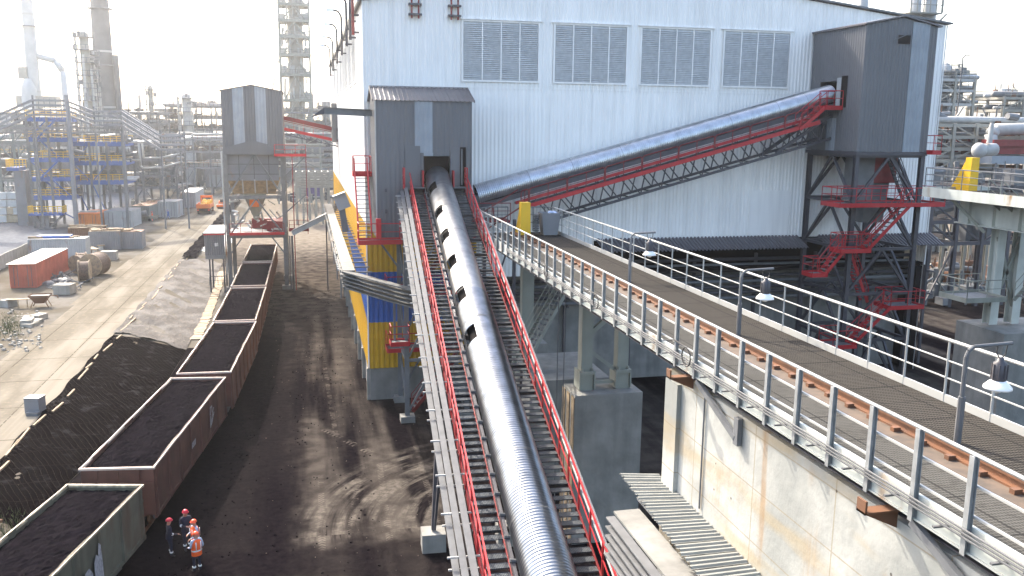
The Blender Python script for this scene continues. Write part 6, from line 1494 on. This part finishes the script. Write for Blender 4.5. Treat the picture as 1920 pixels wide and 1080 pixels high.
t = T('dark_red_duct', 'dark red box duct at the right photo edge', 'duct', AY(1890, 270, 88)); a, b = AY(1864, 262, 88), AY(2000, 272, 88); MB().bx(a.x, b.x, 88, 90, b.z-.2, a.z).bx(a.x+.6, b.x, 88.4, 90, b.z-1.1, b.z-.2).build('duct', M_redd, t); MB().bx(a.x-.4, b.x, 87.6, 90.4, b.z-2.2, b.z-1.3).build('platform', M_lgrey, t)
t = T('white_sphere', 'small white round vessel behind the far yellow buffer stop', 'vessel', AY(1838, 280, 84)); q = AY(1836, 282, 84); MB().ell(q, .8, .8, .85, 18, 12, -.99).build('shell', M_pipew, t, True); MB().tube(q+V((0, .3, 0)), q+V((2.4, .5, .1)), .7, 14).build('shell_end', M_pipew, t, True); MB().tube(q+V((1.2, 0, .8)), q+V((1.3, 0, 3)), .3, 10, .2).build('nozzle', M_pipew, t)
for k, (px, py) in enumerate(((1870, 197), (1806, 103))):
    x, zt = xz(px, py, 110); tag(MB().path([(x, 110, 0), (x, 110, zt-.4), (x+.4, 110, zt), (x+1.1, 110, zt)], .09, 6).build('light_pole', M_galv), ('thin lamp pole against the sky at the right, between the two frames', 'thin lamp pole rising beside the hall corner on the right')[k], 'lamp pole')
t = T('roof_plant', 'pale vent stacks and frames peeking over the right end of the hall roof', 'plant', (44, 66, 26))
for px, w_ in ((1617, .42), (1715, .5), (1742, .6)): x = xz(px, 20, 68)[0]; MB().tube((x, 68, 24), (x, 68, 31), w_, 14).build('vent_stack', M_pipew, t, True)
x0, x1 = xz(1700, 20, 67)[0], xz(1760, 20, 67)[0]; m = MB(); zz = xz(1730, 24, 67)[1]; m.bx(x0, x1, 66.5, 68.5, zz-.1, zz); rails(m, [(x0, 66.5, zz), (x1, 66.5, zz)], 1.2, .6, .05, (.5,)); m.beam((x1+.8, 67, zz), (x1-1, 67, zz-1.8), .12); m.build('platform', M_beige, t); m = MB().bx(x0, x0+.1, 66.5, 66.6, zz, zz+3).bx(x1-.1, x1, 66.5, 66.6, zz, zz+3); m.each('post', M_beige, t)
# far skyline mass
rs = random.Random(77); m = MB()
for k in range(230):
    x = rs.uniform(-260, 220); y = rs.uniform(330, 480); h = rs.uniform(4, 20) if rs.random() < .93 else rs.uniform(20, 38); q = rs.random()
    if q < .45: m.rbox((x, y), 0, rs.uniform(2, 14), rs.uniform(2, 16), 0, h)
    elif q < .75: m.tube((x, y, 0), (x, y, h), rs.uniform(.4, 3), 9)
    else: m.bx(x, x+rs.uniform(8, 40), y, y+2, h*.7, h*.7+.8)
for k in range(150):
    x = rs.uniform(-150, 6); y = rs.uniform(288, 330); h = rs.uniform(5, 21)
    if rs.random() < .5: m.rbox((x, y), 0, rs.uniform(2, 10), rs.uniform(3, 14), 0, h*.8)
    else: m.bx(x, x+rs.uniform(8, 30), y, y+2, h-1, h); m.bx(x, x+.6, y, y+.6, 0, h+2); m.bx(x+6, x+6.6, y, y+.6, 0, h+2)
struct(m.build('distant_skyline', M_steelm), 'stuff')
# ------------------------------------------------------------------ haze
hm = bpy.data.materials.new('haze'); hm.use_nodes = True; hn = hm.node_tree; hn.nodes.remove(hn.nodes['Principled BSDF'])
pv = hn.nodes.new('ShaderNodeVolumePrincipled'); pv.inputs['Color'].default_value = (.93, .96, 1, 1); pv.inputs['Density'].default_value = .00035; pv.inputs['Anisotropy'].default_value = .75
hn.links.new(pv.outputs[0], hn.nodes['Material Output'].inputs['Volume'])
hz = MB().bx(-1000, 1000, -70, 1600, -1, 95).build('haze', hm); struct(hz, 'stuff')
